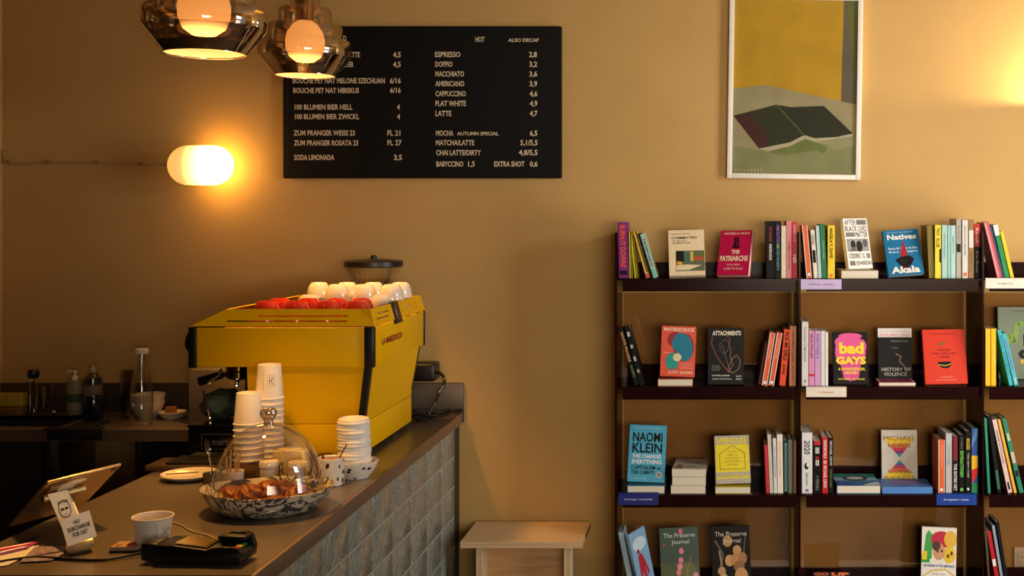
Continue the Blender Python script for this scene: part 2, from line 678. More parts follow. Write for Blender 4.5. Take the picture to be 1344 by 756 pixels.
def spine_book(row, ub, ut, wpx, vt, col, label, deco=(), d=.128, yoff=0.0, group=None, pages=None):
    Y = YF + .022 + yoff
    zb = SZ[row]
    vb = CV + (CZ - zb) / Y * FPX
    phi = math.atan2(ut - ub, vb - vt)
    t = wpx * Y / FPX * .94 * math.cos(phi)
    h = (Z(vt, Y) - zb) / math.cos(phi)
    R = Matrix.Rotation(phi, 4, 'Y')
    if phi >= 0:
        piv = Vector((X(ub + wpx * .97, Y), Y, zb + .0006)); loc = R @ Vector((-t, 0, 0))
    else:
        piv = Vector((X(ub + wpx * .03, Y), Y, zb + .0006)); loc = Vector((0, 0, 0))
    o = thing('book', label, 'book', piv + loc, R, group)
    book_body(o, d, t, h, ink(col), True)
    if deco:
        b = MB()
        # spine plane: local X runs down the spine, local Y across it (to the right)
        M = frame_M((0, -.0002, h), (0, 0, -1), (1, 0, 0))
        art_mesh(b, deco, h, t, M)
        b.build('spine_print', o)
    return o


def T(s, a, b_, c, y0=.25, y1=.75, bold=0.015):
    return ('t', s, a, b_, y0, y1, c, bold)


def display_book(row, uL, uR, vT, col, label, art=(), Y=None, lift=0.0, lean=18, roll=0, yaw=0, t=.022, h=None):
    Y = Y or YF + .035
    zb = SZ[row] + lift
    th = math.radians(lean)
    zf = zb + t * math.sin(th)
    k = (vT - CV) / FPX
    H = h or (CZ - zf - k * Y) / (math.cos(th) + k * math.sin(th))
    w = (uR - uL) * Y / FPX
    R = Matrix.Rotation(math.radians(yaw), 4, 'Z') @ Matrix.Rotation(-th, 4, 'X') @ Matrix.Rotation(math.radians(roll), 4, 'Y')
    cor = [R @ Vector((x, y, z)) for x in (0, w) for y in (0, t) for z in (0, H)]
    dz = -min(c.z for c in cor)
    ctr = R @ Vector((w / 2, 0, 0))
    loc = Vector((X((uL + uR) / 2, Y) - ctr.x, Y - ctr.y, zb + dz + .0006))
    o = thing('book', label, 'book', loc, R)
    book_body(o, w, t, H, ink(col), False)
    if art:
        b = MB()
        M = frame_M((0, -.0002, 0), (1, 0, 0), (0, 0, 1))
        art_mesh(b, art, w, H, M)
        b.build('cover_print', o)
    return o


def flat_book(row, uL, uR, t, col, label, lift=0.0, d=.19, Y=None, yaw=0, art=(), front_spine=False):
    Y = Y or YF + .02
    w = (uR - uL) * Y / FPX
    R = Matrix.Rotation(math.radians(yaw), 4, 'Z')
    o = thing('book', label, 'book', (X(uL, Y), Y, SZ[row] + lift + .0006), R)
    b = MB(); g = MB()
    c = .0016
    cm = ink(col)
    b.box(0, w, 0, d, 0, c, cm)
    b.box(0, w, 0, d, t - c, t, cm)
    if front_spine:
        b.box(0, w, 0, c, c, t - c, cm)
    else:
        b.box(0, c, 0, d, c, t - c, cm)
    g.box(c, w - .001, .001 if not front_spine else c, d - .002, c, t - c, page_m)
    b.build('cover', o)
    g.build('page_block', o)
    if art:
        a = MB()
        art_mesh(a, art, w, d, frame_M((0, 0, t + .0002), (1, 0, 0), (0, 1, 0)))
        a.build('cover_print', o)
    return o


WH, BK, YE, OR, CR = (236, 232, 226), (22, 20, 22), (240, 205, 30), (226, 92, 30), (232, 216, 186)
# --- top shelf, left bay
spine_book(0, 812, 810, 13.5, 292, (128, 24, 118), 'magenta purple spine with orange capitals at the left end of the top shelf',
           [('r', .86, .1, .94, .9, (60, 20, 70)), T('BURN IT DOWN!', .05, .80, (236, 92, 40), .2, .78, .03)])
spine_book(0, 826, 825, 4, 304, (214, 196, 60), 'slim yellow spine upright beside the magenta purple spine', [('r', .0, .55, 1, .9, (70, 66, 30))])
spine_book(0, 833, 827, 3.8, 304.5, (226, 204, 40), 'slim bright yellow spine leaning left on the top shelf', [('r', .0, .6, 1, .95, (50, 46, 30))])
spine_book(0, 848, 831, 5, 305, (232, 190, 60), 'yellow spine with pink foot leaning left on the top shelf', [('r', .9, .1, 1, .9, (226, 60, 110)), ('r', 0, .6, .88, .95, (40, 36, 30))])
spine_book(0, 853.5, 836.4, 3.2, 307, (24, 22, 26), 'thin black leaning spine just left of the pale green one on the top shelf')
spine_book(0, 857.5, 839.8, 6.2, 308, (168, 200, 184), 'pale green and black leaning spine, last of the leaning books on the top shelf',
           [T('THE NEW AGE OF', .1, .75, (70, 70, 70), .3, .8), ('r', .8, .1, 1, .9, (120, 190, 180))])
display_book(0, 878.5, 926, 302.5, (234, 212, 178), 'cream book with a framed room picture facing out on the top shelf',
             [T('HANNAH ZEAVIN', .08, .62, (150, 130, 105), .90, .925), T('COMMITTED', .08, .80, (70, 60, 52), .80, .85),
              T('On Meaning', .1, .5, (90, 80, 70), .745, .775), T('and Madwomen', .1, .62, (90, 80, 70), .70, .73),
              ('r', .2, .10, .99, .54, (96, 104, 84)), ('r', .2, .3, .42, .54, (60, 68, 60)), ('r', .45, .3, .62, .52, (70, 110, 100)), ('r', .6, .31, .68, .52, (210, 180, 80)),
              ('r', .70, .32, .99, .42, (170, 90, 50)), ('r', .7, .42, .99, .52, (96, 110, 70)), ('p', [(.2, .12), (.55, .12), (.9, .22), (.5, .24), (.2, .22)], (226, 210, 170)), ('p', [(.22, .24), (.4, .22), (.36, .3), (.24, .32)], (214, 170, 60))],
             lean=21, roll=-1.5, yaw=2, t=.022)
display_book(0, 939, 983, 303, (196, 20, 78), 'crimson book with white capitals tilting right on the top shelf',
             [T('ANGELA SAINI', .1, .92, (246, 210, 190), .905, .955, .02), ('r', .42, .6, .64, .66, (70, 14, 40)), ('r', .46, .66, .52, .84, (70, 14, 40)), ('e', .56, .74, .06, .12, (90, 16, 50)),
              T('THE', .40, .66, (250, 226, 200), .47, .56, .04), T('PATRIARCHS', .06, .94, (250, 226, 200), .31, .43, .04),
              T('HOW MEN', .3, .7, (240, 190, 190), .21, .25), T('CAME TO RULE', .2, .8, (240, 190, 190), .12, .17)],
             lean=22, roll=-1.5, yaw=-20, t=.026)
spine_book(0, 1005.5, 1005.5, 11.4, 290.5, (24, 22, 28), 'tall black spine with red and white title, first of the group before the second bay', [T('RED VALKYRIES', .1, .35, (170, 50, 50), .35, .65), T('KRISTEN SODE', .4, .68, WH, .35, .65)])
spine_book(0, 1017, 1017, 8.2, 290.5, (28, 26, 36), 'black spine with violet and teal title on the top shelf', [T('ABOLITION', .06, .45, (150, 90, 190), .25, .75), ('r', .4, .3, .48, .7, (90, 160, 70)), T('FEMINISM', .5, .85, (70, 140, 150), .25, .75)])
spine_book(0, 1025.3, 1025.3, 6.4, 296.5, (220, 208, 184), 'cream spine between the black and the pink ones on the top shelf')
spine_book(0, 1031.8, 1031.8, 7.6, 290, (214, 128, 138), 'dusty pink spine next to the red one on the top shelf', [T('WOMEN DONT OWE', .35, .85, (170, 50, 60), .3, .7)])
spine_book(0, 1039.4, 1039.4, 7.2, 291.5, (206, 22, 40), 'bright red spine at the right end of the first bay on the top shelf', [T('ISABELLA', .05, .35, (236, 150, 170), .25, .75), T('HER', .58, .74, WH, .2, .8, .03)])
# --- top shelf, middle bay
spine_book(0, 1058.5, 1052.3, 7.4, 296, (228, 98, 36), 'orange spine with white edges at the second bay start on the top shelf', [('r', 0, .0, 1, .12, WH), ('r', 0, .88, 1, 1, WH), ('e', .93, .5, .03, .28, WH)])
spine_book(0, 1068, 1063.5, 5.6, 302, (226, 222, 212), 'white spine with black bars beside the orange spine on the top shelf', [('r', .1, .2, .3, .8, (160, 160, 150)), ('r', .42, .15, .68, .85, BK)])
spine_book(0, 1074, 1070.5, 4.6, 296.5, (182, 208, 208), 'thin pale blue spine left of the green one on the top shelf')
spine_book(0, 1079, 1075.5, 6.8, 294.5, (20, 112, 70), 'dark green spine left of the yellow spine on the top shelf', [T('A FEMINIST THEORY', .3, .65, (150, 200, 160), .35, .65)])
spine_book(0, 1086, 1086, 10, 296, (238, 204, 30), 'yellow spine with black capitals beside the grey protest cover', [T('ANGELA Y. DAVIS', .05, .62, BK, .28, .72, .03), ('e', .94, .5, .03, .22, (230, 120, 40))])
flat_book(0, 1104.5, 1153, .029, (200, 190, 170), 'cream paged book lying flat under the black and white protest cover')
display_book(0, 1112, 1148, 287, (238, 234, 228), 'white book with black condensed capitals and crowd photograph facing out on the top shelf',
             [T('AFTER', .05, .52, BK, .87, .97, .0), ('r', .55, .87, .95, .97, (110, 108, 106)), T('BLACK LIVES', .05, .95, BK, .74, .85, .0), ('r', .05, .63, .42, .72, (120, 118, 116)), T('MATTER', .45, .95, BK, .62, .73, .0),
              ('r', .05, .34, .95, .59, (150, 148, 145)), ('e', .3, .47, .1, .09, (70, 68, 66)), ('e', .55, .44, .13, .11, (60, 58, 56)), ('e', .8, .5, .1, .08, (84, 82, 80)), ('p', [(.08, .34), (.3, .44), (.5, .34)], (90, 88, 86)),
              T('CEDRIC G.', .08, .75, BK, .20, .30, .0), ('r', .8, .2, .95, .3, (130, 130, 128)), ('r', .08, .06, .3, .15, (110, 110, 108)), T('JOHNSON', .34, .96, BK, .04, .15, .0)],
             lift=.031, lean=14, roll=-.5, yaw=22, t=.022)
display_book(0, 1166, 1213.5, 303, (20, 110, 160), 'blue book with white title and dark red figure facing out on the top shelf',
             [T('The Sunday Times Bestseller', .1, .85, (200, 220, 230), .925, .955, 0), T('Natives', .1, .92, WH, .78, .90, .03), T('Race & Class in the', .1, .9, (220, 230, 240), .565, .615, .01), T('Ruins of Empire', .1, .9, (220, 230, 240), .48, .535, .01),
              ('p', [(.42, .5), (.5, .72), (.54, .74), (.6, .5), (.62, .14), (.4, .14)], (160, 36, 50)), ('p', [(.25, .34), (.42, .4), (.66, .42), (.78, .34), (.7, .24), (.58, .16), (.42, .18), (.3, .28)], (46, 34, 44)), ('e', .47, .3, .1, .07, (60, 60, 70)),
              T('Akala', .1, .9, WH, .04, .19, .035)],
             lean=19, roll=-4, yaw=2, t=.025)
spine_book(0, 1219, 1216, 8, 296, (120, 104, 30), 'olive mustard spine at the left of the pale group on the top shelf', yoff=.01)
spine_book(0, 1227, 1227, 8.2, 295.5, (240, 212, 50), 'yellow spine with vertical black title in the pale group on the top shelf', [T('TRIO', .05, .2, BK, .25, .75), T('ELSE', .25, .42, BK, .25, .75), ('r', .45, .75, .7, .98, BK)])
spine_book(0, 1236, 1236, 7.6, 295.5, (164, 204, 196), 'wider mint green spine right of the yellow spine on the top shelf', [T('THE END OF POLICING', .15, .6, (80, 130, 130), .35, .65)])
spine_book(0, 1243.8, 1243.8, 4, 296, (150, 192, 190), 'thinnest of the mint green spines, in their middle on the top shelf')
spine_book(0, 1248, 1248, 6.4, 296, (172, 210, 204), 'mint green spine against the grey spine on the top shelf', [T('EMPATHY', .2, .55, (90, 140, 140), .35, .65)])
spine_book(0, 1255, 1255, 6.6, 287.5, (176, 166, 156), 'grey spine with a small dark photograph on the top shelf', [('r', .42, .1, .56, .9, (60, 56, 54)), T('WHITE TEARS', .1, .38, (110, 100, 95), .35, .65)])
spine_book(0, 1262.7, 1262.7, 8, 288.8, (212, 208, 204), 'pale grey spine with an orange dot at its foot on the top shelf', [('e', .93, .5, .035, .35, (230, 110, 50)), T('DECOLONIAL MARXISM', .1, .6, (130, 130, 130), .35, .65)])
spine_book(0, 1271, 1271, 7.4, 288.5, (150, 112, 66), 'brown spine with a white block near its top on the top shelf', [('r', .18, .1, .48, .9, (216, 212, 206)), T('SEXED UP', .55, .9, (100, 70, 40), .35, .65)])
spine_book(0, 1278.6, 1278.6, 7.4, 294, (26, 20, 20), 'black spine with red upper third at the second bay end on the top shelf', [('r', 0, 0, .42, 1, (190, 30, 36)), T('Revolt', .08, .36, (240, 190, 180), .25, .75), T('Eva Illouz', .5, .9, (150, 130, 110), .3, .7)], yoff=.012)
# --- top shelf, right bay
spine_book(0, 1309, 1291, 6.8, 292.5, (228, 140, 150), 'pink spine leaning left at the start of the third bay on the top shelf', [('r', 0, .55, 1, 1, (196, 80, 90))])
spine_book(0, 1316, 1299, 2.6, 297, (52, 66, 110), 'very thin navy spine leaning behind the pink one on the top shelf')
spine_book(0, 1319, 1303, 6.6, 295.8, (28, 134, 74), 'green spine with a white head leaning in the third bay on the top shelf', [('r', 0, 0, .2, 1, WH)])
spine_book(0, 1326.4, 1312.2, 5, 304, (238, 196, 26), 'yellow spine leaning against the green one in the third bay on the top shelf')
# --- second shelf, left bay
spine_book(1, 833, 811.5, 6.4, 433, (30, 26, 26), 'black spine with cream letters leaning left on the second shelf', [T('WHITE FRAGILE', .05, .58, (222, 170, 110), .2, .8, .02), T('ROBIN', .65, .85, (110, 150, 50), .25, .75)])
spine_book(1, 840, 819.5, 6.4, 430.5, (34, 30, 30), 'white specked black spine leaning left on the second shelf beside the cream lettered one', [('r', .08, .2, .16, .8, (190, 186, 180)), ('r', .3, .15, .36, .8, (170, 166, 160)), ('r', .5, .2, .58, .7, (190, 186, 180)), ('r', .72, .2, .78, .8, (150, 148, 140))])
flat_book(1, 863.5, 909, .026, (196, 90, 76), 'white paged book lying flat under the red cover with coloured shapes')
display_book(1, 866, 911.5, 429, (222, 84, 58), 'red book with blue and green rounded shapes facing out on the second shelf',
             [T('MATRESCENCE', .07, .94, (250, 226, 206), .895, .965, .02), ('e', .42, .73, .24, .15, (150, 32, 48)), ('e', .66, .58, .3, .28, (150, 32, 48)),
              ('p', [(.30, .66), (.38, .8), (.5, .86), (.66, .86), (.82, .78), (.93, .6), (.9, .42), (.78, .31), (.66, .31), (.56, .37), (.5, .46), (.34, .56)], (14, 120, 150)),
              ('e', .34, .30, .19, .17, (30, 150, 140)), ('e', .48, .38, .12, .08, (226, 210, 170)),
              T('On the Metamorphosis', .55, .92, (250, 220, 200), .245, .265, 0), T('of Pregnancy, Childbirth', .55, .95, (250, 220, 200), .205, .225, 0), T('and Motherhood', .58, .95, (250, 220, 200), .165, .185, 0), T('Miraculous', .08, .26, (250, 220, 200), .46, .48, 0), T('LUCY JONES', .24, .94, (250, 226, 206), .045, .11, .01)],
             lift=.028, lean=8, roll=2, t=.024)
display_book(1, 929, 976.5, 430.5, (44, 42, 44), 'black book with thin pink and gold line drawing facing out on the second shelf',
             [T('ATTACHMENTS', .13, .92, (238, 226, 206), .865, .945, .025), ('l', [(.13, .84), (.1, .72), (.24, .5), (.42, .34), (.58, .22), (.7, .34), (.62, .5), (.64, .62), (.58, .72), (.62, .8), (.52, .85)], .012, (180, 90, 90)),
              ('l', [(.34, .72), (.46, .8), (.6, .74), (.56, .6), (.44, .54), (.34, .6), (.34, .72)], .01, (110, 108, 108)), ('l', [(.66, .44), (.8, .52), (.9, .42), (.86, .28), (.7, .2), (.55, .24), (.66, .44)], .012, (170, 140, 80)), ('l', [(.4, .7), (.54, .4), (.62, .24)], .01, (120, 118, 118)),
              T('ESSAYS ON', .12, .32, (180, 180, 178), .32, .335, 0), T('MOTHERHOOD', .12, .36, (180, 180, 178), .285, .30, 0), T('EDITED BY', .12, .34, (180, 180, 178), .25, .265, 0), T('HATTIE LUNDE', .12, .60, (230, 226, 220), .145, .17, .02), T('ANDI DRYSDALE', .12, .66, (200, 196, 190), .085, .11, .01), T('BOOKS', .78, .93, (200, 196, 190), .13, .16, .01), T('PRESS', .78, .93, (200, 196, 190), .08, .11, .01)],
             lean=6, t=.018, Y=YF + .05)
spine_book(1, 994.5, 1004, 4.5, 452, (110, 28, 24), 'dark red spine leaning right in the shade left of two orange spines', yoff=.03)
spine_book(1, 999.5, 1010.5, 7.4, 437.5, (226, 86, 40), 'left one of two matching orange spines with white edges on the second shelf', [('r', 0, 0, 1, .13, WH), ('r', 0, .87, 1, 1, WH), ('e', .94, .5, .03, .28, WH), T('ALICE WALKER', .1, .5, (240, 190, 160), .38, .62)])
spine_book(1, 1008.4, 1019.8, 7.4, 437.5, (226, 86, 40), 'right one of two matching orange spines with white edges on the second shelf', [('r', 0, 0, 1, .13, WH), ('r', 0, .87, 1, 1, WH), ('e', .94, .5, .03, .28, WH), T('ALICE WALKER', .1, .5, (240, 190, 160), .38, .62)])
spine_book(1, 1022.5, 1029, 8.6, 433, (226, 74, 34), 'red orange spine with black capitals on the second shelf', [T('PICK ME GIRLS', .04, .55, BK, .25, .85, .03), T('SOPHIE', .62, .8, BK, .25, .75, .02)])
spine_book(1, 1035.5, 1036.5, 9, 428, (206, 128, 92), 'salmon spine at the right end of the first bay on the second shelf', [T('Did It Make You Feel', .1, .6, (130, 50, 30), .35, .65), T('Sophie L', .65, .92, (130, 60, 40), .38, .62)])
# --- second shelf, middle bay
spine_book(1, 1052, 1052, 9.2, 422.5, (218, 214, 212), 'tall pale grey spine at the left end of the second bay on the second shelf', [T('THE CHILD COMPANION', .08, .62, (140, 140, 140), .3, .7), ('r', .9, .35, .95, .65, (150, 150, 150))], d=.15)
spine_book(1, 1061.4, 1061.4, 7.8, 434.5, (214, 142, 190), 'pink spine with purple capitals and a red tie on the second shelf', [T('REVOLTING ART', .06, .5, (90, 30, 110), .25, .75), ('r', .78, .0, .82, 1, (200, 20, 60))])
spine_book(1, 1069.3, 1069.3, 7.8, 434.5, (206, 156, 206), 'lilac spine between the pink and the white ones on the second shelf', [T('EVERYTHING IS', .06, .5, (90, 80, 170), .28, .72)])
spine_book(1, 1077.3, 1077.3, 5.6, 434.5, (220, 216, 214), 'thicker of two white spines beside the lilac spine on the second shelf')
spine_book(1, 1083.2, 1083.2, 3.8, 436, (228, 226, 222), 'thinner of two white spines beside the lilac spine on the second shelf')
display_book(1, 1094, 1140, 436, (40, 34, 42), 'dark book with pink bust and yellow lettering facing out on the second shelf',
             [('e', .5, .62, .44, .34, (226, 84, 150)), ('e', .2, .8, .14, .1, (226, 84, 150)), ('e', .82, .72, .14, .14, (226, 84, 150)), ('e', .5, .92, .34, .06, (226, 84, 150)), ('p', [(.2, .4), (.8, .4), (.72, .1), (.5, .06), (.3, .1)], (214, 70, 140)), ('e', .4, .46, .06, .03, (90, 30, 70)), ('e', .64, .46, .06, .03, (90, 30, 70)),
              T('bad', .18, .88, (244, 216, 20), .58, .80, .045), T('GAYS', .08, .94, (244, 216, 20), .38, .53, .05), T('A HOMOSEXUAL', .14, .92, (244, 216, 20), .265, .32, .03), T('HISTORY', .32, .72, (244, 216, 20), .19, .245, .03), T('HUW LEMMEY', .14, .5, (244, 216, 20), .085, .115, .01), T('BEN MILLER', .55, .9, (244, 216, 20), .085, .115, .01)],
             lean=10, t=.022, Y=YF + .04)
display_book(1, 1153, 1197.5, 431, (34, 30, 32), 'black book with pale band across its top behind a flat crimson book',
             [('r', 0, .83, 1, 1, (226, 214, 210)), T('NOT FROM HERE', .08, .9, (180, 170, 166), .92, .96, .0), T('EDOUARD LOUIS', .06, .94, (196, 50, 60), .845, .895, .0), ('r', .38, .745, .9, .765, (100, 96, 92)), ('l', [(.52, .52), (.68, .46), (.62, .38), (.74, .3), (.84, .22)], .05, (120, 80, 60)), ('r', .4, .62, .6, .64, (80, 76, 74)),
              T('HISTORY OF', .1, .96, (206, 200, 196), .19, .255, .0), T('VIOLENCE', .16, .84, (206, 200, 196), .10, .165, .0)], lean=6, Y=YF + .14, t=.018)
flat_book(1, 1153.5, 1202, .014, (150, 36, 84), 'thin crimson book lying flat in front of the black book on the second shelf', d=.1, art=[('r', .02, .02, .98, .98, (222, 214, 210)), ('r', .06, .06, .94, .94, (140, 34, 80))])
display_book(1, 1214.5, 1270.5, 433, (214, 50, 24), 'orange red book with small green and black marks facing out on the second shelf',
             [T('MARTIN SEIFERT', .2, .8, (160, 40, 24), .90, .935, 0), ('p', [(.34, .70), (.46, .72), (.58, .78), (.5, .76), (.4, .75)], (60, 110, 40)), T('I HEARD', .32, .64, (110, 20, 20), .605, .635, .01), T('HER CALL MY', .2, .78, (110, 20, 20), .54, .57, .01), T('NAME', .4, .62, (110, 20, 20), .475, .505, .01),
              ('p', [(.32, .40), (.62, .41), (.64, .34), (.56, .28), (.42, .29), (.34, .34)], (40, 44, 24)), ('l', [(.33, .35), (.5, .33), (.63, .36)], .02, (200, 170, 60)), T('A MEMOIR', .34, .66, (244, 160, 140), .11, .135, 0), T('OF TRANSITION', .26, .74, (244, 160, 140), .055, .08, 0)], lean=14, roll=-1, t=.022)
# --- second shelf, right bay
spine_book(1, 1293.2, 1293.2, 7, 431.5, (240, 186, 24), 'left of a pair of identical yellow spines at the start of the third bay', [T('OVERSHOOT', .3, .7, (250, 210, 90), .3, .7)])
spine_book(1, 1300.6, 1300.6, 7, 431.5, (240, 186, 24), 'right of a pair of identical yellow spines at the start of the third bay', [T('OVERSHOOT', .3, .7, (250, 210, 90), .3, .7)])
spine_book(1, 1324.8, 1308.6, 5.2, 433.5, (60, 178, 190), 'turquoise spine leaning left next to the yellow pair', [T('BEING A HUMAN', .1, .8, (30, 120, 150), .3, .7)])
spine_book(1, 1331.2, 1314.8, 6.2, 438.5, (66, 176, 192), 'lower turquoise spine leaning left in front of the grey green cover', [T('ALIEN PHENOMENA', .1, .7, (130, 100, 180), .3, .7), T('IAN', .85, .95, WH, .3, .7)])
display_book(1, 1311, 1383, 403, (112, 122, 100), 'large grey green cover with painted letters standing behind the turquoise spines',
             [T('A NATURAL HISTORY', .26, .95, (60, 60, 50), .93, .95, 0), ('l', [(.12, .44), (.22, .62), (.3, .5), (.36, .78), (.52, .74)], .09, (120, 150, 60)), T('IS', .52, .92, BK, .66, .84, .05), ('l', [(.5, .8), (.66, .86)], .07, (150, 70, 60)), T('DA', .46, .95, (20, 22, 20), .46, .62, .05), T('OK', .36, .98, (40, 40, 36), .27, .42, .06), ('l', [(.4, .24), (.7, .27), (.98, .2)], .07, (206, 160, 40))], Y=YF + .2, lean=4, t=.02)
# --- third shelf, left bay
flat_book(2, 823.5, 872, .029, (60, 150, 184), 'white paged blue book lying flat beneath the bright blue cover')
display_book(2, 823, 872, 559, (64, 160, 196), 'bright blue book with large black capitals facing out on the third shelf',
             [T('THE INTERNATIONAL BESTSELLER', .15, .85, (200, 226, 236), .935, .95, 0), T('NAOMI', .1, .9, BK, .70, .87, .02), T('KLEIN', .1, .9, BK, .51, .68, .02), T('THIS CHANGES', .1, .88, (236, 240, 240), .415, .485, .02), T('EVERYTHING', .1, .9, (236, 240, 240), .315, .39, .02), T('CAPITALISM vs', .1, .88, (16, 20, 28), .215, .285, .015), T('THE CLIMATE', .1, .72, (16, 20, 28), .135, .2, .015), ('e', .85, .13, .08, .055, (190, 190, 180)), ('e', .85, .13, .055, .038, (120, 130, 140)), T('A vital read', .1, .5, (200, 226, 236), .05, .07, 0)],
             lift=.031, lean=14, roll=2.5, yaw=2, t=.024)
flat_book(2, 880.6, 926, .030, (214, 204, 190), 'bottom one of three stacked books on the third shelf')
flat_book(2, 882.5, 926.5, .031, (210, 196, 176), 'middle one of three stacked books on the third shelf', lift=.031)
flat_book(2, 882, 926, .030, (196, 188, 180), 'topmost of three stacked books, with a patterned grey cover, on the third shelf', lift=.063, yaw=-3, d=.185, art=[('r', .02, .02, .98, .98, (200, 194, 186)), ('r', .1, .1, .3, .4, (140, 130, 120)), ('r', .4, .15, .7, .3, (160, 150, 140)), ('r', .3, .5, .8, .7, (170, 160, 150)), ('r', .05, .02, .3, .12, (190, 110, 50))])
flat_book(2, 939, 985, .024, (214, 196, 60), 'white paged book lying flat beneath the yellow and grey cover')
display_book(2, 939.5, 985.5, 572.5, (176, 168, 158), 'grey and yellow book with an outlined house facing out on the third shelf',
             [('r', .02, .24, .98, .80, (232, 212, 20)), ('r', .06, .8, .94, .84, (206, 190, 80)), ('r', .02, .1, .98, .14, (220, 200, 40)), T('LIFEHOUSE', .06, .92, (240, 220, 20), .85, .955, .03), ('l', [(.14, .30), (.14, .62), (.5, .79), (.86, .62), (.86, .30), (.14, .30)], .018, (120, 108, 40)),
              T('TAKING', .36, .62, (140, 126, 40), .645, .68, .0), T('CARE OF', .34, .66, (140, 126, 40), .575, .61, 0), T('OURSELVES', .28, .72, (140, 126, 40), .51, .545, 0), T('IN A WORLD', .28, .74, (140, 126, 40), .445, .48, 0), T('ON FIRE', .34, .66, (140, 126, 40), .375, .41, 0), T('ADAM GREENFIELD', .1, .95, (236, 216, 30), .15, .20, .01)],
             lift=.027, lean=12, roll=-2, t=.022)
spine_book(2, 1005.5, 1003, 4.4, 584.5, (200, 50, 58), 'slim red spine at the left of the pale group on the third shelf')
spine_book(2, 1010.3, 1007, 5, 570.5, (212, 198, 182), 'cream spine next to the slim red spine on the third shelf')
spine_book(2, 1015.6, 1014, 4.6, 575.5, (222, 220, 222), 'white spine with small blue grey letters on the third shelf', [T('NOW WHAT THE FUTURE', .15, .7, (120, 130, 160), .3, .7)])
spine_book(2, 1020.4, 1019.4, 7.8, 570.5, (236, 228, 214), 'white spine with golden lettering on the third shelf', [T('DOUGHNUT ECON', .12, .7, (220, 180, 60), .3, .7)])
spine_book(2, 1028.6, 1028.4, 5.8, 578.5, (26, 40, 46), 'dark spine with pale teal chain pattern on the third shelf', [T('XOXOXOXOXOX', .03, .97, (140, 180, 180), .15, .85, .02)])
spine_book(2, 1034.6, 1034.4, 5.8, 577.5, (110, 124, 108), 'grey green spine near the right end of the first bay on the third shelf')
spine_book(2, 1041, 1041, 4.2, 578.5, (150, 100, 76), 'narrow brown spine at the right end of the first bay on the third shelf')
# --- third shelf, middle bay
spine_book(2, 1052, 1052, 14.6, 568, (226, 226, 230), 'thick white spine with year number and crescent at the left of the second bay', [T('2020', .13, .36, BK, .22, .78, .015), ('e', .55, .45, .055, .2, BK), ('e', .53, .56, .035, .13, (226, 226, 230)), T('PERI-ANN', .66, .86, (90, 90, 96), .38, .58), ('r', .93, .35, .97, .65, (120, 120, 126))], d=.17)
spine_book(2, 1067.2, 1067.2, 11, 579, (24, 20, 22), 'black spine with red squares and white marks on the third shelf', [('r', .0, .1, .08, .9, (200, 30, 40)), ('r', .12, .25, .24, .75, (190, 186, 184)), ('r', .3, .3, .34, .7, (210, 30, 40)), ('r', .36, .3, .47, .45, WH), ('r', .36, .55, .47, .7, WH), T('A TERRIBLE', .66, .94, (130, 126, 124), .3, .7)], d=.13)
spine_book(2, 1079, 1079, 7.8, 574.5, (198, 22, 42), 'red spine with white capitals beside the black spine with red squares', [T('IMMORTALS', .05, .37, (250, 220, 214), .22, .78, .03), ('e', .44, .5, .035, .3, (236, 180, 170)), T('MICHAEL LEWIS', .5, .9, (250, 220, 214), .22, .78, .02)], d=.15)
spine_book(2, 1087.2, 1087.2, 6.6, 574.5, (30, 30, 28), 'black spine with white and green title at the right of the red spine', [T('MICHAEL LEWIS', .06, .5, (210, 210, 206), .25, .75), T('THE BIG SHORT', .56, .9, (96, 120, 76), .25, .75)], d=.15)
flat_book(2, 1098.5, 1155.5, .030, (40, 130, 180), 'thick blue and teal patterned book lying flat, white pages forward, on the third shelf', yaw=0, d=.2,
          art=[('r', 0, .66, 1, 1, (28, 140, 130)), ('r', 0, .4, 1, .66, (150, 200, 226)), ('e', .5, .6, .3, .22, (40, 70, 84)), ('e', .5, .62, .2, .12, (220, 226, 224)), ('p', [(0, 0), (.6, 0), (.3, .3), (0, .35)], (30, 90, 180)), ('p', [(.6, 0), (1, 0), (1, .3), (.8, .2)], (230, 236, 240))])
display_book(2, 1157.5, 1204.5, 564.8, (206, 196, 184), 'grey book with two rainbow fans meeting in the middle on the third shelf',
             [('p', [(.06, .86), (.94, .86), (.5, .49)], (238, 190, 20)), ('p', [(.2, .74), (.8, .74), (.5, .49)], (226, 110, 30)), ('p', [(.28, .675), (.72, .675), (.5, .49)], (200, 36, 60)), ('p', [(.36, .61), (.64, .61), (.5, .49)], (120, 40, 130)), ('p', [(.42, .56), (.58, .56), (.5, .49)], (40, 150, 160)),
              ('p', [(.06, .1), (.94, .1), (.5, .45)], (238, 196, 20)), ('p', [(.2, .22), (.8, .22), (.5, .45)], (226, 100, 30)), ('p', [(.3, .29), (.7, .29), (.5, .45)], (190, 40, 90)), ('p', [(.38, .35), (.62, .35), (.5, .45)], (60, 80, 170)), ('p', [(.42, .385), (.58, .385), (.5, .45)], (30, 150, 120)),
              T('MICHAEL', .06, .95, (110, 90, 40), .81, .89, 0), T('LEWIS', .2, .82, (120, 80, 40), .68, .76, 0), T('GOING', .18, .82, (90, 70, 50), .20, .27, 0), T('INFINITE', .06, .94, (110, 96, 70), .07, .145, 0)], lean=5, Y=YF + .17, t=.02)
flat_book(2, 1158, 1224, .024, (80, 132, 206), 'periwinkle blue book lying flat, spine forward, in front of the rainbow fans', d=.14, front_spine=True, art=[('e', .5, .6, .3, .25, (120, 120, 206)), ('e', .35, .5, .12, .15, (150, 110, 196)), ('e', .65, .5, .12, .15, (150, 110, 196))])
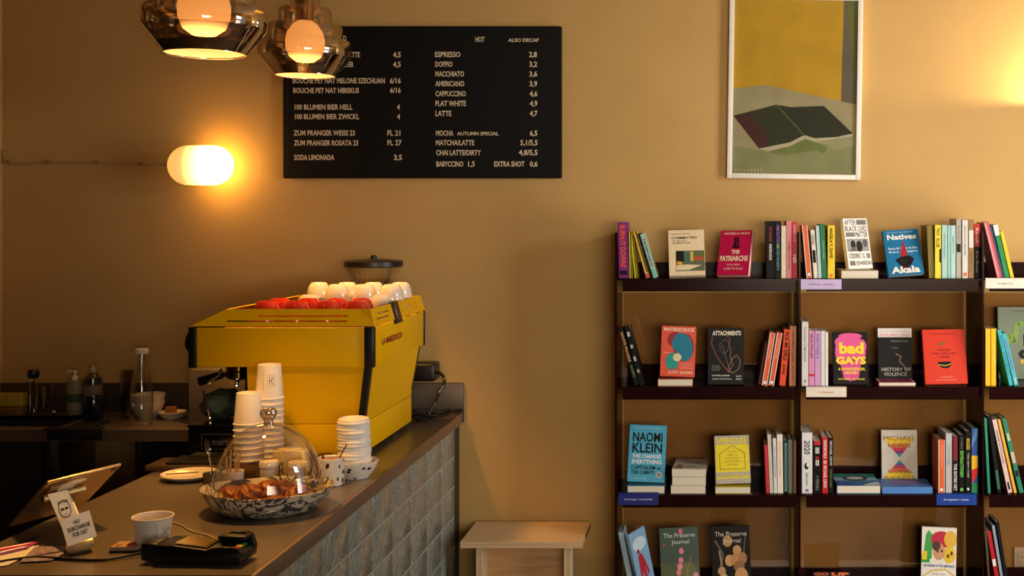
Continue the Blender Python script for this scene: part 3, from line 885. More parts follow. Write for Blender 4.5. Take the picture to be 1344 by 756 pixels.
spine_book(2, 1231.6, 1231.6, 8.4, 577.5, (226, 96, 40), 'orange spine with dark red side, beside the pale grey spine on the third shelf', [('r', 0, 0, 1, .1, WH), ('r', 0, .9, 1, 1, WH), ('e', .93, .5, .03, .25, WH), T('THE WEALTH', .1, .5, (240, 180, 140), .4, .65)])
spine_book(2, 1241, 1241, 8.6, 569, (186, 184, 190), 'pale grey spine right of the orange spine on the third shelf', [T('OWNED', .2, .55, (150, 150, 156), .3, .7)], d=.15)
spine_book(2, 1250, 1250, 7.8, 572.5, (34, 26, 30), 'black spine with red upper half and white capitals on the third shelf', [('r', 0, .15, .43, .85, (130, 24, 40)), T('THE ENTIRE NET', .48, .95, (220, 214, 212), .22, .78, .02)], d=.15)
spine_book(2, 1258.4, 1258.4, 7.8, 570.5, (22, 22, 22), 'black spine with bright green title on the third shelf', [T('V Yellow', .05, .25, (130, 130, 126), .35, .65), T('EXTRACTIVISM', .28, .72, (110, 200, 80), .2, .8, .03), ('r', .91, .25, .96, .75, (110, 200, 80))], d=.15)
spine_book(2, 1266.8, 1266.8, 7.8, 566, (28, 26, 26), 'black spine with yellow title between green title and rainbow blocks', [T('RIGGED', .12, .3, (226, 190, 50), .2, .8, .02), T('THE NEW CORP', .35, .75, (190, 186, 182), .35, .65), ('e', .93, .5, .02, .2, WH)], d=.15)
spine_book(2, 1275, 1275, 8.6, 562.5, (42, 84, 160), 'spine in blue, yellow, red and green blocks at the right end of the second bay', [('r', .42, 0, .64, 1, (240, 186, 20)), ('p', [(.64, 0), (.86, 0), (.7, 1), (.6, 1)], (206, 36, 36)), ('r', .84, 0, 1, 1, (40, 130, 80)), ('p', [(0, .6), (.2, 0), (.3, 0), (.1, 1), (0, 1)], (90, 130, 190))], d=.15)
# --- third shelf, right bay
spine_book(2, 1296.5, 1291.5, 3.8, 549, (40, 140, 110), 'thin green spine first of the leaning books in the third bay on the third shelf')
spine_book(2, 1309, 1296, 5.6, 547, (24, 24, 28), 'black spine with green foot leaning in the third bay on the third shelf', [('r', .7, .2, .95, .8, (50, 110, 80))])
spine_book(2, 1323, 1302, 6.2, 551.5, (224, 192, 188), 'pale pink spine with dark specks leaning in the third bay on the third shelf', [T('HOPE WITHOUT', .15, .6, (80, 60, 60), .3, .7), ('r', .85, .3, .95, .7, (60, 50, 60))])
spine_book(2, 1331, 1309.2, 3.9, 551, (232, 174, 60), 'thin amber spine leaning in the third bay on the third shelf')
spine_book(2, 1338, 1314.6, 6.2, 550, (40, 128, 100), 'teal green spine with pale specks leaning last in the third bay on the third shelf', [('r', .2, .2, .3, .8, (190, 200, 170)), ('r', .45, .1, .6, .9, (200, 180, 170)), ('r', .7, .2, .78, .8, (30, 60, 60))])
# --- bottom visible shelf
spine_book(3, 829, 811, 7, 700, (176, 206, 222), 'pale blue spine of a magazine leaning left at the left end of the lowest shelf', d=.12)
display_book(3, 838, 868, 693, (126, 166, 204), 'blue magazine with red figures leaning at the left end of the lowest shelf',
             [('e', .5, .8, .4, .1, (190, 212, 228)), ('p', [(.3, .62), (.44, .68), (.6, .6), (.8, .34), (.7, .3), (.6, .46), (.66, .1), (.5, .1), (.44, .4), (.36, .3), (.34, .1), (.22, .1)], (170, 40, 56)), ('e', .36, .7, .07, .035, (150, 36, 50))], lean=3, roll=-13, yaw=48, t=.006, Y=YF + .05)
display_book(3, 869, 920, 693.5, (66, 82, 74), 'grey green magazine with pink blossoms facing out on the lowest shelf',
             [('r', 0, 0, 1, .5, (86, 92, 66)), ('e', .7, .3, .25, .2, (110, 110, 70)), T('The Preserve', .1, .92, (208, 218, 212), .855, .92, .0), T('Journal', .3, .76, (208, 218, 212), .745, .825, 0), ('e', .55, .94, .055, .045, (206, 110, 130)), ('e', .55, .66, .06, .045, (232, 130, 150)), ('e', .53, .53, .065, .045, (232, 130, 150)), ('e', .5, .44, .07, .045, (236, 150, 166)), ('e', .46, .36, .065, .045, (232, 130, 150)), ('e', .9, .3, .07, .05, (232, 150, 170)), ('e', .1, .76, .025, .018, (190, 80, 80)),
              ('l', [(.6, .1), (.7, .4), (.8, .6)], .012, (170, 160, 90)), ('l', [(.4, .1), (.35, .4), (.25, .55)], .012, (60, 80, 50)), ('l', [(.75, .15), (.62, .5)], .012, (150, 150, 96))], lean=11, roll=-3, t=.01, Y=YF + .04)
display_book(3, 936, 987, 691, (48, 40, 40), 'dark magazine with brown mushrooms facing out on the lowest shelf',
             [('l', [(.1, .8), (.3, .6), (.2, .4)], .05, (96, 84, 66)), ('l', [(.9, .9), (.8, .5)], .04, (80, 70, 60)), ('e', .42, .79, .12, .08, (186, 140, 92)), ('e', .66, .66, .11, .07, (196, 148, 98)), ('e', .46, .52, .12, .08, (206, 156, 104)), ('e', .62, .53, .13, .085, (190, 134, 84)), ('e', .8, .55, .11, .08, (170, 118, 74)), ('e', .7, .44, .14, .08, (150, 104, 66)), ('e', .75, .30, .17, .12, (206, 154, 96)), ('e', .25, .38, .1, .06, (190, 150, 104)), ('e', .3, .3, .09, .05, (206, 166, 116)), ('e', .15, .1, .12, .08, (176, 140, 100)), ('l', [(.2, .66), (.26, .45)], .05, (150, 130, 96)),
              T('The Preserve', .1, .92, (206, 198, 186), .855, .92, .0), T('Journal', .3, .76, (206, 198, 186), .745, .825, 0)], lean=8, roll=-2, t=.01, Y=YF + .04)
display_book(3, 1067, 1117, 751, (70, 30, 20), 'dark cover with big orange letters just showing above the lowest shelf in the second bay', [T('GO', .05, .42, (226, 96, 40), .86, .985, .03), T('UP', .5, .96, (236, 110, 50), .84, .985, .05)], lean=12, t=.014, Y=YF + .06)
display_book(3, 1208, 1254, 709, (232, 226, 214), 'white book with collage of green, red and yellow pictures on the lowest shelf',
             [('p', [(.04, .52), (.12, .9), (.2, .96), (.3, .9), (.3, .56)], (60, 160, 80)), ('r', 0, .5, .24, .6, (40, 150, 70)), ('r', .02, .54, .16, .66, (236, 200, 40)), ('e', .56, .83, .3, .12, (190, 30, 60)), ('e', .82, .84, .18, .12, (226, 180, 60)), ('e', .8, .62, .17, .12, (230, 190, 50)), ('e', .76, .6, .04, .03, (90, 60, 20)), ('e', .86, .64, .04, .03, (90, 60, 20)),
              ('e', .5, .66, .17, .12, (206, 150, 110)), ('e', .42, .74, .12, .07, (80, 50, 40)), ('e', .46, .66, .03, .015, BK), ('e', .58, .67, .03, .015, BK), ('p', [(.04, .30), (.3, .4), (.7, .42), (.98, .32), (.8, .1), (.5, .06), (.2, .12)], (216, 180, 90)), ('p', [(.08, .30), (.32, .38), (.7, .4), (.93, .31), (.78, .12), (.5, .085), (.22, .13)], (240, 232, 220)),
              T('EVERYTHING', .08, .95, (60, 80, 150), .44, .475, .02), T('all the time', .3, .7, (70, 90, 160), .33, .36, 0), T('EVERYWHERE', .2, .86, (180, 40, 60), .235, .29, .03), ('e', .15, .04, .2, .05, (200, 30, 60))], lean=6, roll=2.5, t=.016, Y=YF + .04, h=.26)
spine_book(3, 1299, 1291.6, 3.2, 698, (90, 60, 40), 'dark brown spine leaning left at the start of the third bay on the lowest shelf', [('r', 0, .3, .4, 1, (60, 100, 60))])
spine_book(3, 1311, 1295, 5.6, 698, (190, 30, 44), 'red spine with white mark leaning left in the third bay on the lowest shelf', [('r', .4, .1, .5, .9, WH)])
spine_book(3, 1318, 1301.6, 4, 690, (150, 160, 180), 'thin pale blue spine leaning left in the third bay on the lowest shelf')
spine_book(3, 1323.5, 1307, 4.4, 686, (40, 44, 56), 'dark slate spine leaning last in the third bay on the lowest shelf')


# --- shelf labels
def shelf_label(row, u0, u1, v0, v1, col, text, tc, label, tx=(.2, .8)):
    Y = YF - .004
    o = thing('shelf_label', label, 'label', (X(u0, Y), Y, Z(v1, Y)))
    w, h = (u1 - u0) * Y / FPX, (v1 - v0) * Y / FPX
    b = MB()
    b.box(0, w, 0, .0025, 0, h, ink(col), bev=.0006, seg=1)
    b.box(0, w, 0, .02, h - .001, h, ink(col))
    b.build('holder', o)
    b = MB()
    b.text(text, tx[0] * w, tx[1] * w, h * .38, h * .58, ink(tc), frame_M((0, -.0006, 0), (1, 0, 0), (0, 0, 1)), bold=.01)
    b.build('lettering', o)


shelf_label(0, 1051, 1104.5, 366.5, 379.8, (196, 176, 220), 'On Racism + Inequality', (70, 50, 110), 'lilac shelf label on the top shelf edge under the orange spine')
shelf_label(0, 1293.5, 1352, 365, 378.6, (226, 218, 208), 'On Gender + Love', (130, 120, 126), 'white shelf label on the top shelf edge in the third bay', (.28, .62))
shelf_label(1, 1058, 1111, 508, 521.2, (230, 218, 204), 'On Queerness', (210, 90, 80), 'cream shelf label on the second shelf edge under the white and pink spines', (.32, .68))
shelf_label(2, 811.5, 864, 647.5, 663, (34, 42, 120), 'On Ecology + Sustainability', (206, 206, 230), 'navy shelf label under the bright blue book at the left end', (.14, .86))
shelf_label(2, 1229, 1282, 648.5, 663, (14, 60, 150), 'On Capitalism + Society', (226, 230, 240), 'royal blue shelf label under the group with rainbow blocks', (.18, .8))

# ------------------------------------------------------------------ wall: menu board, picture, lamps, socket
YB = 4.672
ml = P(371, 234, YB)
mbd = thing('menu_board', 'black menu board with cream letters hanging above the coffee machine', 'menu board', (ml.x, YB, ml.z))
bw, bh = (737 - 371) * YB / FPX, (234 - 34) * YB / FPX
b = MB()
b.box(0, bw, 0, .024, 0, bh, felt_m, bev=.006, seg=3)
b.build('board', mbd)
b = MB()
for i in range(2):
    for j in range(44):
        b.box(.012 + i * .007, .0155 + i * .007, -.0008, .001, .015 + j * .0095, .0185 + j * .0095, pm('peg_hole', (44, 36, 30), .8))
b.build('peg_strip', mbd)
MENU = [  # text, x0, x1, y centre, half height, in 1310 px wide crop coordinates (3.359 per px)
    ('COLD', 262, 318, 102, 12), ('MATCHA LATTE', 230, 378, 174, 12), ('COLD FILTER', 240, 350, 217, 12), ('4,5', 524, 558, 174, 12), ('4,5', 524, 558, 217, 12),
    ('BOUCHE PET NAT MELONE SZECHUAN', 82, 488, 289, 12), ('6/16', 510, 558, 289, 12), ('BOUCHE PET NAT HIBISKUS', 84, 374, 332, 12), ('6/16', 511, 558, 331, 12),
    ('100 BLUMEN BIER HELL', 90, 345, 405, 12), ('4', 541, 554, 405, 12), ('100 BLUMEN BIER ZWICKL', 91, 375, 447, 12), ('4', 542, 555, 447, 12),
    ('ZUM PRANGER WEISS 23', 86, 356, 519, 12), ('FL 21', 499, 556, 519, 12), ('ZUM PRANGER ROSATA 23', 87, 370, 563, 12), ('FL 27', 499, 562, 562, 12),
    ('SODA LIMONADA', 88, 265, 627, 12), ('3,5', 528, 563, 627, 12), ('HOT', 887, 927, 107, 12), ('ALSO DECAF', 1031, 1166, 110, 8),
    ('ESPRESSO', 709, 821, 173, 12), ('2,8', 1124, 1158, 173, 12), ('DOPPIO', 710, 786, 216, 12), ('3,2', 1125, 1159, 216, 12), ('MACCHIATO', 710, 837, 259, 12), ('3,6', 1125, 1159, 259, 12),
    ('AMERICANO', 710, 838, 302, 12), ('3,9', 1126, 1159, 302, 12), ('CAPPUCCINO', 711, 845, 346, 12), ('4,6', 1126, 1160, 346, 12), ('FLAT WHITE', 711, 845, 389, 12), ('4,9', 1127, 1160, 389, 12), ('LATTE', 711, 781, 433, 12), ('4,7', 1127, 1160, 433, 12),
    ('MOCHA', 713, 790, 520, 12), ('AUTUMN SPECIAL', 806, 989, 522, 8), ('6,5', 1127, 1160, 520, 12), ('MATCHA/LATTE', 713, 882, 562, 12), ('5,1/5,5', 1085, 1161, 562, 12), ('CHAI LATTE/DIRTY', 714, 911, 606, 12), ('4,8/5,5', 1078, 1161, 605, 12),
    ('BABYCCINO', 715, 834, 656, 12), ('1,5', 855, 884, 656, 12), ('EXTRA SHOT', 970, 1103, 656, 12), ('0,6', 1127, 1161, 656, 12)]
Mm = frame_M((0, -.0012, 0), (1, 0, 0), (0, 0, 1))
for s_, x0, x1, yc, hh in MENU:
    b = MB()
    k = YB / FPX / 3.359
    ox = (371 - 360) * 3.359
    oy = (234 - 20) * 3.359
    yc2 = (oy - yc) * k
    lo = hh + (4 if ',' in s_ else 0)
    b.text(s_, (x0 - ox) * k, (x1 - ox) * k, yc2 - lo * k, yc2 + hh * k, cream_letter, Mm, bold=0.022)
    b.build('menu_line', mbd)

# framed picture (hangs very slightly askew)
YP = 4.668
pl = P(954, 233.5, YP)
pw, ph = (1129.5 - 954) * YP / FPX, .73
R = Matrix.Rotation(math.radians(.9), 4, 'Y')
pic = thing('framed_picture', 'white framed print of an open green book lying face down below a yellow field', 'picture', (pl.x, YP, pl.z), R)
fw = .020
b = MB()
b.box(0, fw, 0, .028, 0, ph, white_m, bev=.002)
b.box(pw - fw, pw, 0, .028, 0, ph, white_m, bev=.002)
b.box(fw, pw - fw, 0, .028, 0, fw, white_m, bev=.002)
b.box(fw, pw - fw, 0, .028, ph - fw, ph, white_m, bev=.002)
b.build('picture_frame', pic)
k = YP / FPX / 3.087


def q(*pts):
    return [((x - 75) * k, (719 - y) * k) for x, y in pts]


paint = lambda n, c, v=.12: pm('paint_' + n, c, .7, var=v, scale=9, detail=5)
b = MB()
Mp = frame_M((0, .016, 0), (1, 0, 0), (0, 0, 1))
yt = (719 - (ph - .016) / k)
for i, (pts, m) in enumerate([
        ([(90, yt), (612, yt), (612, 708), (90, 708)], paint('yellow', (216, 168, 34), .1)),
        ([(540, yt), (612, yt), (612, 430), (534, 400)], paint('slate', (112, 104, 84))),
        ([(552, yt), (612, yt), (612, 330), (580, 250)], paint('moss', (112, 116, 58))),
        ([(90, 357), (225, 338), (612, 416), (612, 708), (90, 708)], paint('stone', (176, 164, 124))),
        ([(90, 585), (240, 612), (400, 570), (612, 585), (612, 708), (90, 708)], paint('sage', (150, 152, 104))),
        ([(240, 612), (400, 556), (480, 585), (468, 616), (440, 600), (300, 622)], paint('leaf', (124, 136, 70))),
        ([(470, 570), (590, 545), (590, 575), (520, 600)], paint('sagelight', (168, 166, 122))),
        ([(205, 597), (240, 606), (330, 586), (390, 553), (430, 567), (584, 541), (584, 530), (386, 536)], paint('page', (206, 196, 160), .05)),
        ([(98, 465), (270, 418), (386, 540), (330, 570), (205, 597)], paint('cover', (50, 52, 28))),
        ([(98, 465), (162, 455), (238, 540), (238, 590), (205, 597)], paint('maroon', (74, 32, 26))),
        ([(274, 418), (330, 427), (465, 420), (584, 530), (520, 545), (430, 552), (390, 540)], paint('coverdark', (44, 46, 26))),
        ([(268, 419), (276, 417), (392, 540), (384, 544)], paint('spine', (84, 92, 50)))]):
    b.add([(x, y, .0003 * i) for x, y in reversed(q(*pts))], [tuple(range(len(pts)))], m, Mp)
for i in range(9):   # small pale signature strokes
    b.add([(x, y, .006) for x, y in reversed(q((106 + i * 13, 681), (114 + i * 13, 681), (114 + i * 13, 690), (106 + i * 13, 690)))], [(0, 1, 2, 3)], paint('cream', (206, 190, 140)), Mp)
b.build('print', pic)
b = MB()
b.box(fw * .8, pw - fw * .8, .006, .008, fw * .8, ph - fw * .8, pane_m)
b.build('glass', pic)


# capsule wall lamps
def capsule_mat(bright, dim):
    m = bpy.data.materials.new('opal_lamp_glass')
    t, N, L = nt(m)
    bs = N['Principled BSDF']
    bs.inputs['Base Color'].default_value = (.85, .78, .66, 1)
    bs.inputs['Roughness'].default_value = .3
    tc = N.new('ShaderNodeTexCoord')
    sp = N.new('ShaderNodeSeparateXYZ')
    L.new(tc.outputs['Object'], sp.inputs[0])
    mr = N.new('ShaderNodeMapRange')
    mr.inputs['From Min'].default_value = -.06
    mr.inputs['From Max'].default_value = .06
    mr.inputs['To Min'].default_value = dim
    mr.inputs['To Max'].default_value = bright
    mr.interpolation_type = 'SMOOTHSTEP'
    L.new(sp.outputs['X'], mr.inputs['Value'])
    bs.inputs['Emission Color'].default_value = tuple(lin((255, 190, 92))) + (1,)
    L.new(mr.outputs[0], bs.inputs['Emission Strength'])
    return m


opal = capsule_mat(WALL_LAMP, WALL_LAMP * .065)


def wall_lamp(loc, label):
    o = thing('wall_lamp', label, 'wall lamp', loc)
    b = MB()
    n = 20
    prof = []
    L_, r_ = .1265, .0775
    for i in range(n + 1):
        a = PI * i / n
        x = -math.cos(a) * r_
        prof.append((math.sin(a) * r_ + 1e-5, x + (-(L_ - r_) if i < n / 2 else (L_ - r_)) * (1 if i != n / 2 else 0)))
    prof = []
    for i in range(n + 1):
        a = PI / 2 * i / n
        prof.append((max(math.sin(a) * r_, 1e-5), -(L_ - r_) - math.cos(a) * r_))
    for i in range(n + 1):
        a = PI / 2 * i / n
        prof.append((max(math.cos(a) * r_, 1e-5), (L_ - r_) + math.sin(a) * r_))
    b.lathe(prof, opal, Matrix.Rotation(PI / 2, 4, 'Y') @ Matrix.Rotation(PI, 4, 'Z'), n=36, sx=1, sy=.8)
    b.build('opal_shade', o)
    b = MB()
    b.lathe([(.045, 0), (.045, .03)], white_m, Matrix.Translation((0, .09, 0)) @ Matrix.Rotation(PI / 2, 4, 'X'), n=24, cap0=True, cap1=True)
    b.build('wall_mount', o)
    return o


wc = P(263.5, 217, 4.61)
wall_lamp(wc, 'glowing opal capsule lamp on the wall left of the menu board')
# uplighter beyond the right edge of the picture, whose opaque bowl cuts its light off on the wall
ul = thing('uplighter', 'bowl shaped wall uplighter just right of the framed print', 'wall lamp', (1.47, 4.60, 2.15))
b = MB()
b.lathe([(.03, -.09), (.09, -.06), (.115, 0), (.111, 0), (.086, -.056), (.0, -.08)], pm('dark_bronze', (60, 44, 30), .4, .6), n=32, sy=.8)
b.build('bowl', ul)
b = MB()
b.box(-.03, .03, .085, .098, -.09, -.01, MATS['dark_bronze'])
b.build('wall_mount', ul)
b = MB()
b.ball((0, 0, -.035), .026, glow('warm_bulb', (255, 214, 150), 12), sub=2)
b.build('bulb', ul)
point('uplighter_light', (1.47, 4.60, 2.14), UPLIGHT, (1.0, .76, .44), .02)

# wall cable with clips
cord_m = pm('brown_cord', (176, 138, 82), .6)
cb = thing('lamp_cord', 'thin cord clipped along the wall to the glowing capsule lamp', 'cord', (X(110, 4.69), 4.69, 1.9))
b = MB(Matrix.Translation(-Vector((X(110, 4.69), 4.69, 1.9))))
b.tube([P(u, v, 4.692) for u, v in ((3.5, 196), (6, 206), (11, 213), (30, 215.5), (63, 213.5), (96, 214.3), (128, 214), (160, 215), (186, 216), (205, 216), (232, 216))], .003, cord_m, n=6)
b.build('cable', cb)
for u, v in ((11.5, 213), (63.5, 213), (128, 213.5), (186, 215)):
    b = MB(Matrix.Translation(-Vector((X(110, 4.69), 4.69, 1.9))))
    p = P(u, v, 4.69)
    b.box(p.x - .006, p.x + .006, 4.684, 4.699, p.z - .006, p.z + .007, pm('clip', (140, 108, 66), .5), bev=.002)
    b.build('clip', cb)

# wall socket by the bookcase
so = P(1331, 744, 4.688)
sk = thing('wall_socket', 'white wall socket low on the wall behind the third bay of the bookcase', 'socket', (so.x, 4.688, so.z))
b = MB()
b.box(0, .08, 0, .011, 0, .078, white_m, bev=.003)
b.build('plate', sk)
b = MB()
Mx = Matrix.Translation((.04, -.001, .039)) @ Matrix.Rotation(PI / 2, 4, 'X')
b.lathe([(.0235, 0), (.0235, .0015), (.02, .0015), (.0195, .0005), (.0001, .0005)], white_m, Mx, n=28)
for s_ in (-1, 1):
    b.lathe([(.0028, .0012), (.0001, .0012)], black_m, Matrix.Translation((.04 + s_ * .0095, -.001, .039)) @ Matrix.Rotation(PI / 2, 4, 'X'), n=10)
b.build('outlet', sk)

# pendant lamps
smoky = thin_glass('smoky_mirror_glass', (.60, .50, .36), .22, .75, .03, (.95, .85, .7))
mirror = thin_glass('dark_mirror_glass', (.42, .34, .26), .45, .9, .04, (.92, .86, .78))
def globe_mat():
    m = bpy.data.materials.new('opal_globe')
    t, N, L = nt(m)
    bs = N['Principled BSDF']
    bs.inputs['Base Color'].default_value = (.85, .78, .66, 1)
    tc = N.new('ShaderNodeTexCoord')
    sp = N.new('ShaderNodeSeparateXYZ')
    L.new(tc.outputs['Object'], sp.inputs[0])
    mr = N.new('ShaderNodeMapRange')
    mr.inputs['From Min'].default_value, mr.inputs['From Max'].default_value = .045, .085
    mr.inputs['To Min'].default_value, mr.inputs['To Max'].default_value = 24.0, 1.7
    mr.interpolation_type = 'SMOOTHSTEP'
    L.new(sp.outputs['Z'], mr.inputs['Value'])
    bs.inputs['Emission Color'].default_value = tuple(lin((255, 172, 98))) + (1,)
    L.new(mr.outputs[0], bs.inputs['Emission Strength'])
    return m


globe_m = globe_mat()


def pendant(loc, label):
    o = thing('pendant_lamp', label, 'pendant lamp', loc)
    b = MB()
    b.lathe([(.100, 0), (.104, .001), (.150, .060), (.1535, .066)], mirror, n=56)
    b.lathe([(.1535, .066), (.156, .074), (.155, .112), (.149, .121), (.128, .125), (.126, .131), (.126, .168), (.121, .176), (.092, .180), (.089, .186), (.089, .225), (.084, .233), (.052, .238), (.048, .246), (.047, .30)], smoky, n=56)
    gs = b.build('glass_shade', o)
    b = MB()
    b.lathe([(.0998, -.001), (.103, -.001), (.103, .002), (.0998, .002)], chrome_m, n=56)
    b.build('shade_lip', gs)
    b = MB()
    b.lathe([(.0985, .002), (.118, .026)], pm('white_ring_fill', (250, 236, 214), .5, var=.02), n=48)  # added diffuse ring that brightens the opening of the shade
    b.build('added_inner_ring', gs)
    b = MB()
    b.lathe([(1e-4, .045), (.03, .049), (.053, .066), (.065, .096), (.066, .125), (.058, .155), (.04, .18), (.026, .19)], globe_m, n=36)
    b.build('opal_globe', o)
    b = MB()
    b.lathe([(.026, .19), (.03, .192), (.03, .27), (.05, .30), (.05, .335), (.02, .35), (.0045, .36)], pm('brass_fitting', (150, 112, 60), .3, .9), n=28)
    b.build('fitting', o)
    l = bpy.data.lights.new('pendant_light', 'SPOT')
    l.energy, l.color, l.shadow_soft_size, l.spot_size, l.spot_blend = PENDANT, tuple(lin((255, 182, 88))), .05, math.radians(76), .7
    lo = bpy.data.objects.new('pendant_light', l)
    COL.objects.link(lo)
    lo.location = (loc[0], loc[1], loc[2] + .03)
    b = MB()
    b.tube([(0, 0, .355), (0, 0, ZC - loc[2] - .02)], .0035, black_m, smooth=False)
    b.build('cord', o)
    b = MB()
    b.lathe([(.055, ZC - loc[2] - .03), (.055, ZC - loc[2] - .001)], black_m, n=28, cap0=True, cap1=True)
    b.build('ceiling_rose', o)
    return o


pendant((X(268, 3.11), 3.11, 2.130), 'tiered mirrored glass pendant with opal globe at top left, nearer to the camera')
pendant((X(400.5, 4.12), 4.12, 2.193), 'tiered mirrored glass pendant with opal globe overlapping the menu board')

# ------------------------------------------------------------------ coffee machine
YN, YFR = 3.73, 4.393
ax0, ax1 = X(247, YN), X(491, YN)
zb_, zt_ = Z(482, YN), Z(430, YN)
zr = Z(406, YN)
ML = ((ax0 + ax1) / 2, (YN + YFR) / 2, ZT)
mc = thing('espresso_machine', 'big yellow espresso machine with black corner trims on the bar counter', 'coffee machine', ML)


def mpart():
    return MB(Matrix.Translation(-Vector(ML)))


b = mpart()
b.box(ax0 + .004, ax1 - .003, YN + .003, YFR - .003, zb_, zt_, yellow_m, bev=.003)
b.build('upper_housing', mc)
for x0, x1, y0, y1 in ((ax0, X(258, YN), YN - .003, YN + .03), (X(478, YN), ax1, YN - .003, YN + .022), (ax1 - .03, ax1 + .001, YFR - .016, YFR)):
    b = mpart()
    b.box(x0, x1, y0, y1, zb_ - .002, zt_ + .002, black_m, bev=.004)
    b.build('corner_trim', mc)
b = mpart()
b.box(ax0 - .002, ax0 + .02, YN + .03, YFR - .005, zb_ + .004, zt_ - .004, black_m, bev=.003)
b.build('front_panel', mc)
# lower housing: tapered, leans inwards towards its base
lx0 = X(321, YN)


def hexa(b, xa0, xa1, ya0, ya1, za, xb0, xb1, yb0, yb1, zb2, m):
    vs = [(xa0, ya0, za), (xa1, ya0, za), (xa1, ya1, za), (xa0, ya1, za), (xb0, yb0, zb2), (xb1, yb0, zb2), (xb1, yb1, zb2), (xb0, yb1, zb2)]
    b.add(vs, [(3, 2, 1, 0), (4, 5, 6, 7), (0, 1, 5, 4), (1, 2, 6, 5), (2, 3, 7, 6), (3, 0, 4, 7)], m)


zseam, zbase = Z(558, YN), .947
xs_t, xs_m = X(484, YN) - .0, X(473, YN)
b = mpart()
hexa(b, lx0 + .004, xs_m, YN + .022, YFR - .036, zseam + .001, lx0, xs_t, YN + .02, YFR - .012, zb_ - .001, yellow_m)
b.build('lower_housing', mc)
b = mpart()
hexa(b, xs_m - .018, xs_m + .002, YN + .017, YN + .04, zseam - .03, xs_t - .019, xs_t + .002, YN + .015, YN + .04, zb_ - .002, black_m)
b.build('corner_trim', mc)
b = mpart()
hexa(b, xs_m - .018, xs_m + .003, YFR - .05, YFR - .032, zseam + .02, xs_t - .019, xs_t + .002, YFR - .02, YFR - .008, zb_ - .002, black_m)
b.build('corner_trim', mc)
b = mpart()
b.box(lx0 + .006, xs_m + .001, YN + .02, YFR - .034, zbase, zseam - .001, yellow_m, bev=.002)
b.build('base_panel', mc)
# cup rail: sloped frame with slots
rail = mpart()


def holed(b, x0, x1, z0, z1, holes, th, m, M):
    xs = sorted({x0, x1} | {a for h_ in holes for a in h_[:2]})
    zs = sorted({z0, z1} | {a for h_ in holes for a in h_[2:]})
    for xa, xb in zip(xs[:-1], xs[1:]):
        for za, zb2 in zip(zs[:-1], zs[1:]):
            xc, zc = (xa + xb) / 2, (za + zb2) / 2
            if any(h_[0] < xc < h_[1] and h_[2] < zc < h_[3] for h_ in holes):
                continue
            b.box(xa, xb, 0, th, za, zb2, m, M)


hr = zr - zt_ - .004
tl = .012            # how far the rail leans in
z0r = zt_ + .004
xa, xb = X(295, YN), X(484, YN)
Mn = Matrix.Translation((0, YN + .004, z0r)) @ Matrix.Rotation(-math.atan2(tl, hr), 4, 'X')
hs = hr / math.cos(math.atan2(tl, hr))
s1, s2 = Z(415, YN) - z0r, Z(421.6, YN) - z0r
holes = [(X(336, YN), X(455, YN), s1 - .0022, s1 + .0022), (X(296, YN), X(455, YN), s2 - .0022, s2 + .0022)]
holed(rail, xa, xb, 0, hs, holes, .002, yellow_m, Mn)
for (p0, p1, p2) in (((ax0 + .004, 0), (xa, 0), (xa, hs)), ((xb, 0), (ax1 - .002, 0), (xb, hs))):
    rail.add([(p0[0], 0, p0[1]), (p1[0], 0, p1[1]), (p2[0], 0, p2[1]), (p0[0], .002, p0[1]), (p1[0], .002, p1[1]), (p2[0], .002, p2[1])], [(0, 1, 2), (5, 4, 3), (0, 3, 4, 1), (1, 4, 5, 2), (2, 5, 3, 0)], yellow_m, Mn)
# right (customer side) panel, leaning inwards
lr = (ax1 - .002) - xb
Mr = frame_M((ax1 - .002, YN + .006, z0r), (0, 1, 0), (-lr, 0, hr))
Ln = YFR - YN - .012
Hs = math.hypot(lr, hr)
Mr2 = Mr @ Matrix(((1, 0, 0, 0), (0, 0, 1, 0), (0, -1, 0, 0), (0, 0, 0, 1)))


def yat(u, Xx):
    return -Xx * FPX / (CU - u) if False else Xx * FPX / (u - CU)


xm = ax1 - lr * .6
sl = []
for u0, u1, vv in ((496, 511, 409.5), (493, 509, 416.5), (532, 546, 400), (537, 550, 404)):
    ya_, yb_ = yat(u0, xm) - YN - .006, yat(u1, xm) - YN - .006
    zc = (Z(vv, yat((u0 + u1) / 2, xm)) - z0r) / hr * Hs
    sl.append((ya_, yb_, max(.006, zc - .002), min(Hs - .004, zc + .002)))
for h_ in sl:
    pass
near = [h_ for h_ in sl if h_[0] < .3]
far = [h_ for h_ in sl if h_[0] >= .3]
holed(rail, .0, Ln / 2, 0, Hs, near, -.002, yellow_m, Mr2)
holed(rail, Ln / 2, Ln, 0, Hs, far, -.002, yellow_m, Mr2)
# far panel and sloping front plate
Mf = Matrix.Translation((0, YFR - .004, z0r))
rail.box(xa, xb, -.002, 0, 0, hr, yellow_m, Mf)
rail.add([(ax0 + .004, YN + .006, z0r), (ax0 + .004, YFR - .006, z0r), (xa, YFR - .006, zr), (xa, YN + .014, zr), (ax0 + .008, YN + .006, z0r - .002), (ax0 + .008, YFR - .006, z0r - .002), (xa + .004, YFR - .006, zr - .002), (xa + .004, YN + .014, zr - .002)],
         [(0, 3, 2, 1), (4, 5, 6, 7), (0, 1, 5, 4), (1, 2, 6, 5), (2, 3, 7, 6), (3, 0, 4, 7)], yellow_m)
rail.build('cup_rail', mc)
b = mpart()
b.box(ax0 + .012, ax1 - .01, YN + .012, YFR - .01, zt_ - .002, zt_ + .003, pm('dark_tray', (52, 26, 20), .4), bev=.001)
b.build('cup_tray', mc)
b = mpart()
yc_ = yat(523, ax1)
